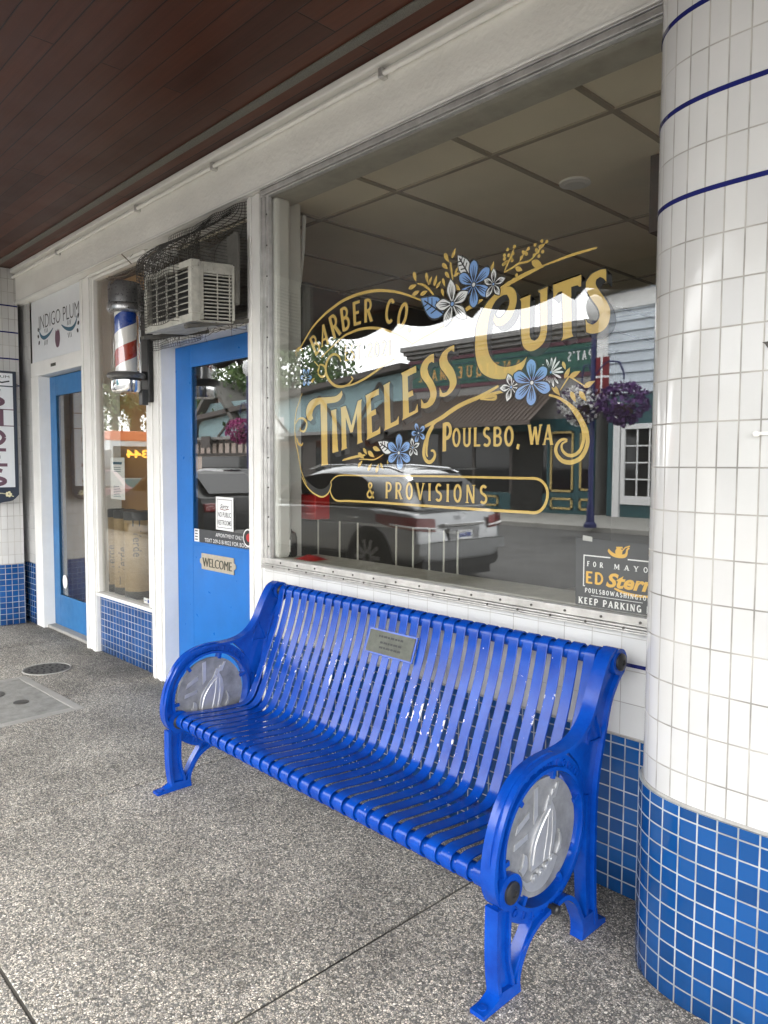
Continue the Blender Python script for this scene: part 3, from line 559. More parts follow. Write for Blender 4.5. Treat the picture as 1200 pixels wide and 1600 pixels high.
# scalloped canopy fascia towards the street: long sagging arcs, a small tooth between them
def scallop():
    P, top, pts = 1.16, 3.36, []
    x = -26.0 + .33
    bot = [(-26.0, 2.95)]
    while x < 6:
        for k in range(11):
            t = k / 10; bot.append((x + .13 + (P - .26) * t, 2.960 - .078 * math.sin(math.pi * t)))
        bot += [(x + P - .13 + .12, 2.880), (x + P + .10, 2.965)]
        x += P
    bot = [b for b in bot if b[0] < 6]
    MB().prism(bot + [(6, 2.95), (6, top), (-26, top)], lambda a, b, t: (a, t, b), -3.56, -3.525).build('canopy_fascia', M['timber'], BLD)
scallop()
# --- large shop window
WIN = MB(); z0 = .884
for a, b, y in ((.8865, .8935, -.028), (.8955, .9015, -.030), (.9035, .9105, -.026), (.912, .940, -.016)): WIN.box(-3.206, -.62, y, .012, a, b)
for a, b, y in ((2.762, 2.770, -.012), (2.772, 2.795, -.020), (2.797, 2.8055, -.026)): WIN.box(-3.206, -.62, y, .012, a, b)
for a, b, y in ((-3.206, -3.196, -.026), (-3.194, -3.172, -.018), (-3.170, -3.150, -.012)): WIN.box(a, b, y + .001, .0125, .9405, 2.7615)
WIN = WIN.build('window', M['alu'], BLD, bevel=.0015)
def screw(x, y, z):
    if not hasattr(screw, 'o'): screw.o = MB().lathe([(.0045, 0), (.0045, -.003), (.002, -.0042)], (x, y, z), 8, 'y').build('frame_screw', M['iron'], WIN); screw.p = Vector((x, y, z)); screw.l = screw.o.location.copy(); return
    c = screw.o.copy(); COL.objects.link(c); c.parent = WIN; c.location = screw.l + Vector((x, y, z)) - screw.p
for k in range(15): screw(-3.1 + k * .138, -.029, .9025); screw(-3.05 + k * .138, -.0165, .925)
for k in range(12): screw(-3.16, -.012, 1.0 + k * .152)
def pane(x0, x1, y, z0, z1, mat, parent, th=.012):      # a sheet with a front and a back surface
    MB().add([(x0, y, z0), (x1, y, z0), (x1, y, z1), (x0, y, z1), (x0, y + th, z0), (x1, y + th, z0), (x1, y + th, z1), (x0, y + th, z1)], [(0, 1, 2, 3), (4, 5, 6, 7)]).build('glass_pane', mat, parent)
pane(-3.152, -.62, .0065, .938, 2.764, M['glass'], WIN)
MB().box(-3.15, -.62, .02, .30, .90, .936).build('sill', M['sill'], WIN)
MB().box(-3.36, -.62, .02, .17, 2.766, 2.806).build('header', M['sill'], WIN)
MB().box(-3.36, -3.128, .022, .115, .936, 2.766).build('reveal', M['white_trim'], WIN, bevel=.02)
# --- painted posts
def post(name, x0, x1, y0, y1, z0, z1, flutes=((.18, .34), (.62, .86))):
    o = MB().box(x0, x1, y0, y1, z0, z1).build(name, M['white_trim'], BLD, bevel=.004)
    f = MB(); w = x1 - x0
    for a, b in flutes: f.box(x0 + w * a, x0 + w * b, y0 - .010, y0 - .0005, z0, z1 - .002)
    if flutes: f.build('moulding', M['white_trim'], o, bevel=.004)
    return o
post('post', -3.36, -3.212, .0, .24, .0, 2.8)
post('post', -4.60, -4.428, .05, .262, .0, 2.8)
post('post', -5.70, -5.505, .05, .262, .0, 2.8, ((.1, .3), (.7, .97)))
post('post', -6.80, -6.63, .05, .262, .0, 2.164, ())
# --- blue barber-shop door
DR = MB()
DR.box(-4.426, -4.226, .150, .190, .02, 2.165); DR.box(-3.50, -3.362, .150, .190, .02, 2.165); DR.box(-4.226, -3.50, .150, .190, 2.035, 2.165); DR.box(-4.226, -3.50, .150, .190, .02, .925)
DOOR = DR.build('door', M['blue_door'], BLD, bevel=.003)
bd = MB()
for x0, x1, a, b in ((-4.228, -4.216, .922, 2.037), (-3.512, -3.498, .922, 2.037), (-4.216, -3.512, .922, .935), (-4.216, -3.512, 2.025, 2.037)): bd.box(x0, x1, .1455, .155, a, b)
bd.build('glazing_bead', M['blue_door'], DOOR, bevel=.002)
pane(-4.227, -3.499, .159, .924, 2.036, M['glass2'], DOOR, .006)
wp = MB(); f = place((-3.928, .1495, .820), (1, 0, 0), (0, 0, 1)); hw, hh = .205, .05
wp.prism(cr([(-hw, -.012), (-hw, .012), (-hw + .02, .02), (-hw + .02, hh), (hw - .02, hh), (hw - .02, .02), (hw, .012), (hw, -.012), (hw - .02, -.02), (hw - .02, -hh), (-hw + .02, -hh), (-hw + .02, -.02)], True, 4), f, 0.0, .006)
WP = wp.build('mail_plate', M['tan_plate'], DOOR, bevel=.002)
wt = MB(); sans_text(wt, 'WELCOME', place((-3.928, .144, .790), (1, 0, 0), (0, 0, 1)), .058, .33, bold=-.01, c=-.0, ext=.004, align='C'); wt.build('lettering', M['tan_dark'] if 'tan_dark' in M else M['bronze'], WP)
# transom over the blue door
MB().box(-4.427, -3.362, .04, .235, 2.168, 2.205).build('door_head', M['white_trim'], BLD, bevel=.004)
MB().box(-4.427, -3.362, .19, .24, 2.207, 2.80).build('transom_board', M['dust'], BLD)
# --- narrow display window and the blue tiled panel below it
BW = MB(); uvbox_front(BW, -5.503, -4.602, .080, .004, .432, .28); BW.build('blue_tile_panel', M['blue_tile'], BLD)
NW = MB(); NW.box(-5.503, -4.602, .045, .13, .434, .458); NW.box(-5.503, -5.478, .06, .11, .46, 2.79); NW.box(-4.66, -4.602, .06, .11, .46, 2.79); NW.box(-5.476, -4.662, .06, .11, 2.765, 2.79)
NW.box(-5.503, -4.602, .035, .058, 2.782, 2.803)
NW = NW.build('display_window', M['white_trim'], BLD, bevel=.004)
pane(-5.479, -4.659, .088, .457, 2.766, M['glass3'], NW, .006)
# --- faded blue gift-shop door
DR = MB(); DR.box(-6.628, -6.495, .145, .185, .03, 2.16); DR.box(-5.85, -5.702, .145, .185, .03, 2.16); DR.box(-6.495, -5.85, .145, .185, 2.005, 2.16); DR.box(-6.495, -5.85, .145, .185, .03, .288)
D2 = DR.build('door', M['faded_blue'], BLD, bevel=.003); D2['label'] = 'faded blue gift shop door with tall glass'
bd = MB()
for x0, x1, a, b in ((-6.498, -6.486, .286, 2.007), (-5.862, -5.848, .286, 2.007), (-6.486, -5.862, .286, .30), (-6.486, -5.862, 1.995, 2.007)): bd.box(x0, x1, .1405, .15, a, b)
bd.build('glazing_bead', M['faded_blue'], D2, bevel=.002)
pane(-6.497, -5.849, .154, .287, 2.006, M['glass2'], D2, .006)
MB().box(-6.628, -5.702, .08, .26, .001, .028).build('threshold', M['concrete'], BLD, bevel=.006)
MB().box(-4.427, -3.362, .08, .26, .001, .018).build('threshold', M['concrete'], BLD, bevel=.006)
hd = MB(); hd.box(-6.80, -5.702, .052, .24, 2.165, 2.285); HD = hd.build('door_head', M['white_trim'], BLD, bevel=.004)
MB().box(-6.33, -6.22, .0505, .0518, 2.215, 2.24).build('number_plate', M['bronze'], HD)

# ------------------------------------------------------------------ rooms behind the glass
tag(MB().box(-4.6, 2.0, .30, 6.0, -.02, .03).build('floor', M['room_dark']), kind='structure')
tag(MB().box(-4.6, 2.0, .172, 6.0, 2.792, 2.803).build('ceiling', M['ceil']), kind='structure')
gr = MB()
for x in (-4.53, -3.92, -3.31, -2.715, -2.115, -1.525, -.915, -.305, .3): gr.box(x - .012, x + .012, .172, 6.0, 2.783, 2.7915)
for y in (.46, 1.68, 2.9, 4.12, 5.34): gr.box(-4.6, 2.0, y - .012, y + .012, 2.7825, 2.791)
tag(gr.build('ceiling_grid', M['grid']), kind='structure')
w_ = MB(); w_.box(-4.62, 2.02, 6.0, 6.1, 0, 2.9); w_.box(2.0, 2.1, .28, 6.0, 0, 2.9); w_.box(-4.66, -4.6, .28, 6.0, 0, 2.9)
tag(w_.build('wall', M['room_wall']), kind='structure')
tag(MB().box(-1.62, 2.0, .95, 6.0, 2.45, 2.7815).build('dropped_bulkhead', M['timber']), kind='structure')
w2 = MB(); w2.box(-7.4, -4.67, 1.35, 1.42, 0, 2.9); w2.box(-5.56, -4.67, .62, .66, .445, 2.76); w2.box(-7.4, -4.67, .27, 1.35, 2.76, 2.8); w2.box(-5.60, -5.565, .27, 1.35, .45, 2.76); w2.box(-7.0, -6.95, .27, 1.35, 0, 2.76)
tag(w2.build('display_wall', M['tan_wall']), kind='structure')
tag(MB().box(-5.56, -4.67, .11, 1.35, .40, .445).build('display_sill', M['sill']), kind='structure')
tag(MB().box(-7.0, -5.6, .27, 1.35, -.02, .03).build('shop_floor', M['room_dark']), kind='structure')
for i, (x, y) in enumerate(((-2.03, 1.0), (-4.36, 1.02))):
    t = thing('ceiling_light', (x, y, 2.78), ('round white ceiling light near the middle of the large window', 'round white ceiling light by the left reveal of the large window')[i], 'ceiling light', 'recessed ceiling lights')
    MB().lathe([(.075, .001), (.075, -.008), (.068, -.010)], (x, y, 2.79)).build('trim_ring', M['paper'], t, smooth=True); MB().lathe([(.06, 0), (.05, -.003)], (x, y, 2.7795)).build('lens', M['lens'] if 'lens' in M else M['paper'], t)
# fire alarm box with its white conduit, soap bottle, red cloth, white rail behind the sill
t = thing('alarm_box', (-3.26, .295, 1.12), 'red alarm box on the window reveal with white conduit above', 'alarm box')
MB().box(-3.355, -3.165, .295, .40, 1.122, 1.258).build('box', M['red'], t, bevel=.006)
MB().tube([(-3.318, .31, 1.258), (-3.322, .30, 1.34), (-3.335, .297, 1.42), (-3.338, .297, 2.30), (-3.30, .30, 2.42), (-3.27, .30, 2.60), (-3.26, .30, 2.76)], .011, 8).build('conduit', M['paper'], t, smooth=True)
t = thing('soap_bottle', (-3.165, .12, .936), 'dark pump soap bottle with white labels on the window sill', 'bottle')
MB().lathe([(.002, 0), (.040, .002), (.043, .01), (.043, .10), (.036, .125), (.016, .138), (.014, .146)], (-3.165, .12, .9365), 20).build('bottle', M['black_metal'], t, smooth=True)
MB().tube([(-3.165, .12, 1.082), (-3.165, .12, 1.125), (-3.172, .118, 1.132), (-3.20, .11, 1.128)], [.013, .012, .010, .006], 8).build('pump', M['paper'], t, smooth=True)
lb = MB()
for a0 in (200, 262, 318):
    p = [(math.cos(R(a)) * .0436, math.sin(R(a)) * .0436) for a in range(a0 - 15, a0 + 16, 5)]
    lb.add([(-3.165 + a, .12 + b, .965) for a, b in p] + [(-3.165 + a, .12 + b, 1.03) for a, b in p], [(i, i + 1, i + 8, i + 7) for i in range(6)])
lb.build('label', M['paper'], t)
cl = MB(); pr = random.Random(5); n = 12
for i in range(n):
    for j in range(6):
        cl.v.append((-3.08 + .16 * i / (n - 1) + pr.uniform(-.006, .006), .08 + .11 * j / 5 + pr.uniform(-.006, .006), .9375 + .022 * math.sin(math.pi * i / (n - 1)) * math.sin(math.pi * j / 5) * pr.uniform(.6, 1.2)))
for i in range(n - 1):
    for j in range(5): cl.f.append((i * 6 + j, i * 6 + j + 1, (i + 1) * 6 + j + 1, (i + 1) * 6 + j))
tag(cl.build('cloth', M['pinkcloth'] if 'pinkcloth' in M else M['red'], smooth='all'), 'crumpled red cloth lying on the window sill beside the soap', 'cloth')
RODX = (-3.756, -3.661, -3.433, -3.236, -3.080, -2.774, -2.650, -2.536, -2.438, -2.348)
t = thing('radiator', (-3.05, .55, .03), 'white slatted radiator standing behind the large window', 'radiator')
for x in RODX: MB().box(x - .0035, x + .0035, .525, .535, .05, 1.10).build('bar', M['sill'], t, bevel=.002)
MB().box(-3.80, -2.30, .536, .56, .04, .07).build('rail', M['room_wall'], t); MB().box(-3.80, -2.30, .536, .546, 1.088, 1.10).build('rail', M['room_wall'], t)
# things inside the display window
for k, (x, dz, flip, lab) in enumerate(((-5.548, 0, 0, 'kraft cardboard tube with dark ends, leftmost in the narrow display window'), (-5.352, .0, 0, 'kraft cardboard tube standing between two others in the display window'), (-5.130, .0, 1, 'kraft cardboard tube with its lettering at the top, rightmost in the display window'))):
    t = thing('cardboard_tube', (x, .215, .446), lab, 'cardboard tube', 'cardboard tubes in the display window'); r = (.078, .080, .100)[k]
    MB().lathe([(r, .05), (r, .58)], (x, .215, .446), 28).build('tube', M['card'], t, smooth=30)
    MB().lathe([(r + .002, 0), (r + .002, .058)], (x, .215, .446), 28).build('end_cap', M['charcoal'], t, smooth=30); MB().lathe([(r + .002, .572), (r + .002, .632), (r - .01, .636)], (x, .215, .446), 28).build('end_cap', M['charcoal'], t, smooth=30)
    m = MB(); cyl = lambda a, b, c=0.0, r=r, x=x: (x + (r + .0015 + c) * math.sin(a / r + .95), .215 - (r + .0015 + c) * math.cos(a / r + .95), b)
    rot = (lambda a, b, c=0.0: cyl(-b + .02, .446 + .17 + a, c)) if not flip else (lambda a, b, c=0.0: cyl(b - .02, .446 + .50 - a, c))
    sans_text(m, 'Verde', rot, .062, .19, bold=.006)
    m.flat([(-.09, -.004), (-.03, -.004), (-.03, .05), (-.09, .05)], rot)
    m.build('lettering', M['charcoal'], t)
def poster(name, x0, x1, y, z0, z1, mat, label, cat, lines=(), tilt=0.0, th=.0015):
    t = thing(name, ((x0 + x1) / 2, y, z0), label, cat); c = ((x0 + x1) / 2, (z0 + z1) / 2); w, h = (x1 - x0) / 2, (z1 - z0) / 2
    f = place((c[0], y, c[1]), (math.cos(tilt), 0, math.sin(tilt)), (-math.sin(tilt), 0, math.cos(tilt)))
    MB().prism([(-w, -h), (w, -h), (w, h), (-w, h)], f, -th / 2, th / 2).build('sheet', mat, t)
    return t, f, w, h
t, f, w, h = poster('notice', -5.335, -5.10, .105, 1.165, 1.468, M['paper'], 'white printed notice taped inside the narrow display window', 'notice', tilt=-.01)
m = MB(); m.flat([(-.075, h - .05), (.075, h - .05), (.075, h - .032), (-.075, h - .032)], f, .0012)
for k in range(3): m.flat([(-.06, h - .075 - k * .014), (.06, h - .075 - k * .014), (.06, h - .071 - k * .014), (-.06, h - .071 - k * .014)], f, .0012)
for k in range(7): m.flat([(-.07, -.06 - k * .012), (.03 + .01 * (k % 4), -.06 - k * .012), (.03 + .01 * (k % 4), -.056 - k * .012), (-.07, -.056 - k * .012)], f, .0012)
m.build('print', M['teal_ink'], t)
t, f, w, h = poster('sticker', -4.80, -4.71, .0895, .468, .505, M['paper'], 'small white sticker at the bottom corner of the narrow display window', 'sticker')
m = MB(); m.flat(circ(.025, 0, .014, 16), f, .0012); m.flat([(-.038, .0), (0, .0), (0, .004), (-.038, .004)], f, .0012); m.build('print', M['stripe_blue'], t)
t, f, w, h = poster('notice', -3.956, -3.762, .1568, 1.026, 1.226, M['paper'], 'white no public restroom notice on the blue door glass', 'notice', tilt=-.012)
m = MB()
for x0, x1, y0, y1 in ((-.082, .082, .083, .086), (-.082, .082, -.086, -.083), (-.082, -.079, -.083, .083), (.079, .082, -.083, .083)): m.flat([(x0, y0), (x1, y0), (x1, y1), (x0, y1)], f, .0012)
sans_text(m, 'NO PUBLIC', lambda a, b, c=0: f(a, b - .020, .0012), .030, .145, .01, align='C'); sans_text(m, 'RESTROOMS', lambda a, b, c=0: f(a, b - .068, .0012), .030, .150, .01, align='C')
sans_text(m, 'Sorry', lambda a, b, c=0: f(a, b + .032, .0012), .026, .10, .012, align='C', shear=.5)
m.build('print', M['ink'], t); m = MB(); ribbon(m, [(-.05, .027), (0, .022), (.05, .03)], .004, f, .0013); m.build('underline', M['tail_red'], t)
t, f, w, h = poster('appointment_decal', -4.157, -3.505, .1572, .930, 1.016, M['charcoal'], 'black appointment only decal along the bottom of the blue door glass', 'decal')
m = MB(); sans_text(m, 'APPOINTMENT ONLY', lambda a, b, c=0: f(a + .02, b + .009, .0012), .024, .30, -.004, align='C'); sans_text(m, 'TEXT 209-518-9022 FOR BOOKING', lambda a, b, c=0: f(a + .02, b - .032, .0012), .025, .56, -.004, align='C'); m.build('print', M['paper'], t)
t, f, w, h = poster('sticker', -4.222, -4.160, .1568, .935, 1.015, M['paper'], 'small white sticker in the bottom left corner of the blue door glass', 'sticker')
m = MB()
for k in range(4): m.flat([(-.018, -.03 + k * .018), (.016, -.03 + k * .018), (.016, -.022 + k * .018), (-.018, -.022 + k * .018)], f, .0012)
m.build('print', M['dust'], t)
t = thing('sticker', (-3.605, .1566, .94), 'round white and red sticker at the edge of the blue door glass', 'sticker')
f = place((-3.605, .1560, 1.00), (1, 0, 0), (0, 0, 1)); MB().prism(circ(0, 0, .052, 28), f, 0, .0012).build('sheet', M['paper'], t); MB().flat(circ(0, 0, .044, 28), f, .002).build('print', M['ink'], t); MB().flat(circ(.008, .002, .024, 20), f, .003).build('print_red', M['red'], t)
# shop name on the left door glass
t = thing('door_sticker', (-6.40, .1525, .33), 'round white sticker low on the faded blue door glass', 'sticker')
f = place((-6.40, .1522, .42), (1, 0, 0), (0, 0, 1)); m = MB(); m.prism(circ(0, 0, .05, 24, .06), f, 0, .001); m.build('sheet', M['dust_white'] if 'dust_white' in M else M['paper'], t)
t = thing('hanging_sign', (-6.1, .26, 1.2), 'clear hanging sign on white cords behind the faded blue door glass', 'sign')
MB().tube([(-6.08, .20, 1.29), (-6.02, .20, 1.62), (-5.955, .20, 1.29)], .004, 6).build('cord', M['paper'], t); m = MB(); f = place((-6.018, .202, 1.25), (1, 0, 0), (0, 0, 1))
m.flat([(-.07, .0), (.07, .0), (.07, .02), (-.07, .02)], f)
for k in range(3): m.flat([(-.07, -.04 - .03 * k), (.05, -.04 - .03 * k), (.05, -.03 - .03 * k), (-.07, -.03 - .03 * k)], f)
m.build('lettering', M['paper'], t)
# sign panel above the left door
t = thing('shop_sign', (-6.18, .12, 2.286), 'white transom sign with plum tulip and blue leaf sprays above the faded door', 'sign')
MB().box(-6.80, -5.702, .066, .09, 2.287, 2.802).build('panel', M['sign_white'], t)
f = place((-6.205, .0655, 2.475), (1, 0, 0), (0, 0, 1)); m = MB()
sans_text(m, 'INDIGO PLUM', lambda a, b, c=0: f(a + .02, b + .075 + .03 * 0, .0005), .12, .86, -.010, align='C'); LT = m
m = MB(); tul = cr([(0, .035), (-.014, .012), (-.034, .03), (-.05, -.01), (-.052, -.06), (-.03, -.105), (0, -.115), (.03, -.105), (.052, -.06), (.05, -.01), (.034, .03), (.014, .012)], True, 4); m.flat(tul, f, .0006); m.build('tulip', M['plum'], t)
for sg in (-1, 1):
    m = MB(); pts = cr([(sg * .09, .052), (sg * .16, .02), (sg * .24, .0), (sg * .31, -.002), (sg * .37, .022), (sg * .402, .058), (sg * .396, .08), (sg * .382, .07)]); ribbon(m, pts, .032, f, .0006, .8); m.build('leaf_spray', M['teal_ink'], t)
    m = LT
    for k in range(3):
        ribbon(m, [(sg * (.21 + .03 * k), .032), (sg * (.225 + .03 * k), .068)], .017, f, .0007, .5); ribbon(m, [(sg * (.22 + .03 * k), -.026), (sg * (.235 + .03 * k), -.066)], .018, f, .0007, .5)
    for a in ((.425, .06, .435, .095), (.415, .015, .45, .03), (.40, -.02, .43, -.045)): ribbon(m, [(sg * a[0], a[1]), (sg * (a[0] + a[2]) / 2, (a[1] + a[3]) / 2), (sg * a[2], a[3])], .034, f, .0007, .6)
LT.build('lettering', M['ink'], t)
# ------------------------------------------------------------------ the bench
def tf(y, z, k=1.03): return ((y + 2.208) * k - 2.208, 1.42 - (1.42 - z) * k + .0426 * max(0, 1 - z / .12))
BT = thing('park_bench', (-2.04, -.45, 0), 'bright blue slatted metal park bench with round medallion arms below the lettered window', 'bench')
XR, XLF = -1.153, -2.925                     # centre planes of the two end frames
TOPC, FRC = tf(-.172, .832), tf(-.702, .336)
def slat_mesh(x):
    prof = cr([tf(*p) for p in [(-.688, .302), (-.712, .307), (-.729, .323), (-.734, .345), (-.722, .366), (-.69, .374), (-.62, .3665), (-.52, .3585), (-.44, .3565), (-.405, .362), (-.378, .382), (-.357, .42), (-.335, .47), (-.30, .555), (-.25, .675), (-.218, .775), (-.205, .83), (-.196, .853), (-.172, .866), (-.148, .855), (-.138, .832), (-.140, .815)]], False, 4, 80)
    n = len(prof); mb = MB(); w, th = .0199, .0065; L = [0]
    for i in range(1, n): L.append(L[-1] + math.hypot(prof[i][0] - prof[i - 1][0], prof[i][1] - prof[i - 1][1]))
    rings = []
    for i in range(n):
        a, b = prof[max(0, i - 1)], prof[min(n - 1, i + 1)]; d = Vector((b[0] - a[0], b[1] - a[1])).normalized(); nn = Vector((d.y, -d.x))   # inwards
        v = L[i] / L[-1]; p0 = Vector(prof[i]); e = .0018
        for dx, dn in ((-w + e, 0), (w - e, 0), (w, e), (w, th - e), (w - e, th), (-w + e, th), (-w, th - e), (-w, e)):
            q = p0 + nn * dn; mb.uv[len(mb.v)] = ((dx + w) / (2 * w), v); mb.v.append((x + dx, q.x, q.y))
    for i in range(n - 1):
        for k in range(8): mb.f.append((i * 8 + k, i * 8 + (k + 1) % 8, (i + 1) * 8 + (k + 1) % 8, (i + 1) * 8 + k))
    mb.f += [tuple(range(8)), tuple((n - 1) * 8 + k for k in range(8))]
    return mb
X0, X1, NS = -1.222, -2.868, 29
S0 = slat_mesh(X0).build('slat', M['slat'], BT, smooth=35)
for k in range(1, NS):
    c = S0.copy(); COL.objects.link(c); c.parent = BT; c.location.x = S0.location.x + (X1 - X0) * k / (NS - 1); WL[c.name] = WL[S0.name] + Vector(((X1 - X0) * k / (NS - 1), 0, 0))
for (y, z) in (TOPC, FRC): MB().tube([(XLF, y, z), (XR, y, z)], .024, 20).build('support_tube', M['bench'], BT, smooth=40)
MB().bar((XLF, tf(-.40, .335)[0], tf(-.40, .335)[1]), (XR, tf(-.40, .335)[0], tf(-.40, .335)[1]), .03, .012).build('seat_brace', M['bench'], BT)
def end_frame(xc, first):
    fy = lambda a, b, t=0.0: (xc + t,) + tf(a, b)
    fr = MB(); rc, zc = -.549, .418
    def rib(path, half, th):          # flange: a bar of width 2*half in x and thickness th swept along a path
        P = cr(path, False, 4, 60); n = len(P); q = []
        for i in range(n):
            a, b = Vector(P[max(0, i - 1)]), Vector(P[min(n - 1, i + 1)]); d = (b - a).normalized(); nn = Vector((d.y, -d.x)); p = Vector(P[i])
            for sx, sn in ((-1, -.5), (1, -.5), (1, .5), (-1, .5)): r = p + nn * th * sn; q.append(fy(r.x, r.y, half * sx))
        f = [(0, 1, 2, 3), ((n - 1) * 4 + 3, (n - 1) * 4 + 2, (n - 1) * 4 + 1, (n - 1) * 4)]
        for i in range(n - 1):
            for k in range(4): f.append((i * 4 + k, i * 4 + (k + 1) % 4, (i + 1) * 4 + (k + 1) % 4, (i + 1) * 4 + k))
        fr.add(q, f)
    def annulus(r0, r1, half, a0=0, a1=360, n=72):
        full = abs(a1 - a0) >= 360; m = n if full else n + 1; q = []
        for k in range(m):
            a = R(a0 + (a1 - a0) * k / n); c, s = math.cos(a), math.sin(a)
            for r, t in ((r0, -half), (r1, -half), (r1, half), (r0, half)): q.append(fy(rc + r * c, zc + r * s, t))
        f = []
        for k in range(n):
            j = (k + 1) % m
            for i in range(4): f.append((k * 4 + i, k * 4 + (i + 1) % 4, j * 4 + (i + 1) % 4, j * 4 + i))
        if not full: f += [(0, 1, 2, 3), (n * 4 + 3, n * 4 + 2, n * 4 + 1, n * 4)]
        fr.add(q, f)
    fr.prism(circ(-.71, .334, .047, 28), fy, -.0265, .0265); fr.prism(circ(-.182, .834, .040, 28), fy, -.0265, .0265)
    rib([(-.752, .318), (-.766, .35), (-.770, .39), (-.764, .44), (-.750, .487), (-.73, .53), (-.705, .568), (-.67, .60), (-.628, .62), (-.58, .630), (-.53, .633), (-.48, .632), (-.43, .636), (-.385, .648), (-.345, .673), (-.312, .712), (-.282, .77), (-.255, .82), (-.228, .857), (-.195, .872)], .0235, .012)
    annulus(.184, .226, .0065); annulus(.180, .190, .022)
    rib([(-.152, .805), (-.187, .775), (-.225, .72), (-.252, .64), (-.283, .53), (-.296, .44), (-.297, .29), (-.290, .13), (-.283, .03)], .024, .012)       # rear flange
    fr.prism([(-.172, .805), (-.214, .70), (-.245, .63), (-.280, .50), (-.292, .43), (-.292, .10), (-.322, .10), (-.340, .30), (-.336, .45), (-.352, .53), (-.385, .58), (-.43, .622), (-.385, .64), (-.335, .675), (-.285, .75), (-.235, .84)], fy, -.0085, .0085)
    rib([(-.300, .715), (-.262, .62), (-.335, .62)], .016, .007); rib([(-.335, .62), (-.300, .715)], .016, .007)
    rib([(-.336, .47), (-.341, .30), (-.330, .14), (-.322, .05)], .020, .010)
    rib([(-.505, .198), (-.47, .207), (-.436, .205), (-.40, .180), (-.370, .135), (-.350, .08), (-.345, .028)], .022, .014)
    fr.prism([(-.356, -.0), (-.225, -.0), (-.225, .022), (-.268, .040), (-.276, .10), (-.345, .10)], fy, -.0215, .0215)
    # front leg, brace and foot
    rib([(-.752, .30), (-.752, .17), (-.744, .07), (-.738, .02)], .021, .013); rib([(-.703, .29), (-.706, .17), (-.690, .08), (-.684, .03)], .021, .010)
    fr.prism([(-.752, .30), (-.752, .17), (-.744, .05), (-.684, .05), (-.704, .17), (-.703, .30)], fy, -.009, .009)
    rib([(-.668, .02), (-.662, .08), (-.645, .13), (-.612, .168), (-.57, .19), (-.52, .200)], .022, .014); rib([(-.684, .05), (-.660, .12), (-.628, .17), (-.60, .205)], .016, .008)
    fr.prism([(-.812, 0), (-.655, 0), (-.660, .045), (-.735, .055), (-.752, .034), (-.775, .020), (-.812, .017)], fy, -.0225, .0225)
    # raised lettering round the ring, on the outer face
    for word, a0, a1, r in (('DOWNTOWN', 112, 40, .203), ('POULSBO', 222, 296, .203)):
        for k, ch in enumerate(word):
            a = R(a0 + (a1 - a0) * k / (len(word) - 1)); c, s = math.cos(a), math.sin(a); up_ = 1 if word[0] == 'D' else -1
            o = (rc + r * c, zc + r * s); er = Vector((c * up_, s * up_)); et = Vector((s * up_, -c * up_))
            fl = lambda aa, bb, t=0.0, o=o, er=er, et=et: fy(o[0] + et.x * aa + er.x * (bb - .011), o[1] + et.y * aa + er.y * (bb - .011), .0062 + t)
            sans_text(fr, ch, fl, .022, None, .02, ext=.0055, align='C')
    ob = fr.build('end_frame', M['bench'], BT, smooth=32, bevel=.0022)
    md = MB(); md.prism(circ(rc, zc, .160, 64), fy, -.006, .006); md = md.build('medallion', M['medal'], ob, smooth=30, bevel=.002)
    rl = MB()                          # relief: a ship with a swelling sail, shields along the hull and a cross, on both faces
    for sg in (1, -1):
        def S(pts, h, smooth=True): p = cr(pts, True, 4, 55) if smooth else pts; rl.prism(p, lambda a, b, c: fy(rc + a * .155, zc + b * .155, c * sg), .0055, .0062 + h)
        S([(-.34, -.50), (-.36, -.25), (-.28, .02), (-.10, .28), (.10, .46), (.26, .56), (.37, .34), (.40, .05), (.34, -.22), (.24, -.42), (.0, -.46)], .0045)
        S([(-.62, -.52), (-.50, -.74), (-.30, -.88), (.02, -.90), (.28, -.76), (.46, -.52), (.36, -.46), (.10, -.55), (-.20, -.64), (-.44, -.66)], .0040)
        for a, b in ((-.24, -.66), (-.06, -.62), (.11, -.57), (.27, -.49)): S(circ(a, b, .085, 14), .0065); S(circ(a, b, .04, 10), .0085)
        S([(-.58, -.50), (-.66, -.38), (-.58, -.30), (-.54, -.12), (-.46, -.20), (-.46, -.40)], .0045); S([(.44, -.46), (.54, -.26), (.50, -.02), (.58, -.20), (.56, -.40)], .0045)
        S([(-.26, .30), (-.15, .42), (-.15, .95), (-.26, .92)], .002, False); S([(-.78, .28), (-.40, .46), (-.40, .57), (-.72, .42)], .002, False); S([(-.82, .02), (-.44, .10), (-.44, .20), (-.80, .13)], .002, False)
        for k in range(3): S([(.06 + .12 * k, .44 + .08 * k), (.12 + .12 * k, .44 + .08 * k), (.24 + .12 * k, .68 + .08 * k), (.18 + .12 * k, .68 + .08 * k)], .004, False)
        for pts, r in (([(-.30, -.40), (-.22, -.05), (-.02, .24), (.20, .44)], .0028), ([(.02, -.44), (.12, .0), (.16, .36)], .0016), ([(.20, -.40), (.28, .0), (.27, .40)], .0016)): rl.tube([fy(rc + a * .155, zc + b * .155, .0105 * sg) for a, b in cr(pts, False, 5, 70)], r, 6)
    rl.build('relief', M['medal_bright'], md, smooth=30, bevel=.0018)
    tab = MB()
    for a in (20, 75, 130, 185, 240, 300):
        c, s = math.cos(R(a)), math.sin(R(a)); tab.bar(fy(rc + .155 * c, zc + .155 * s), fy(rc + .186 * c, zc + .186 * s), .014, .03, (1, 0, 0))
    tab.build('mounting_tab', M['bench'], ob)
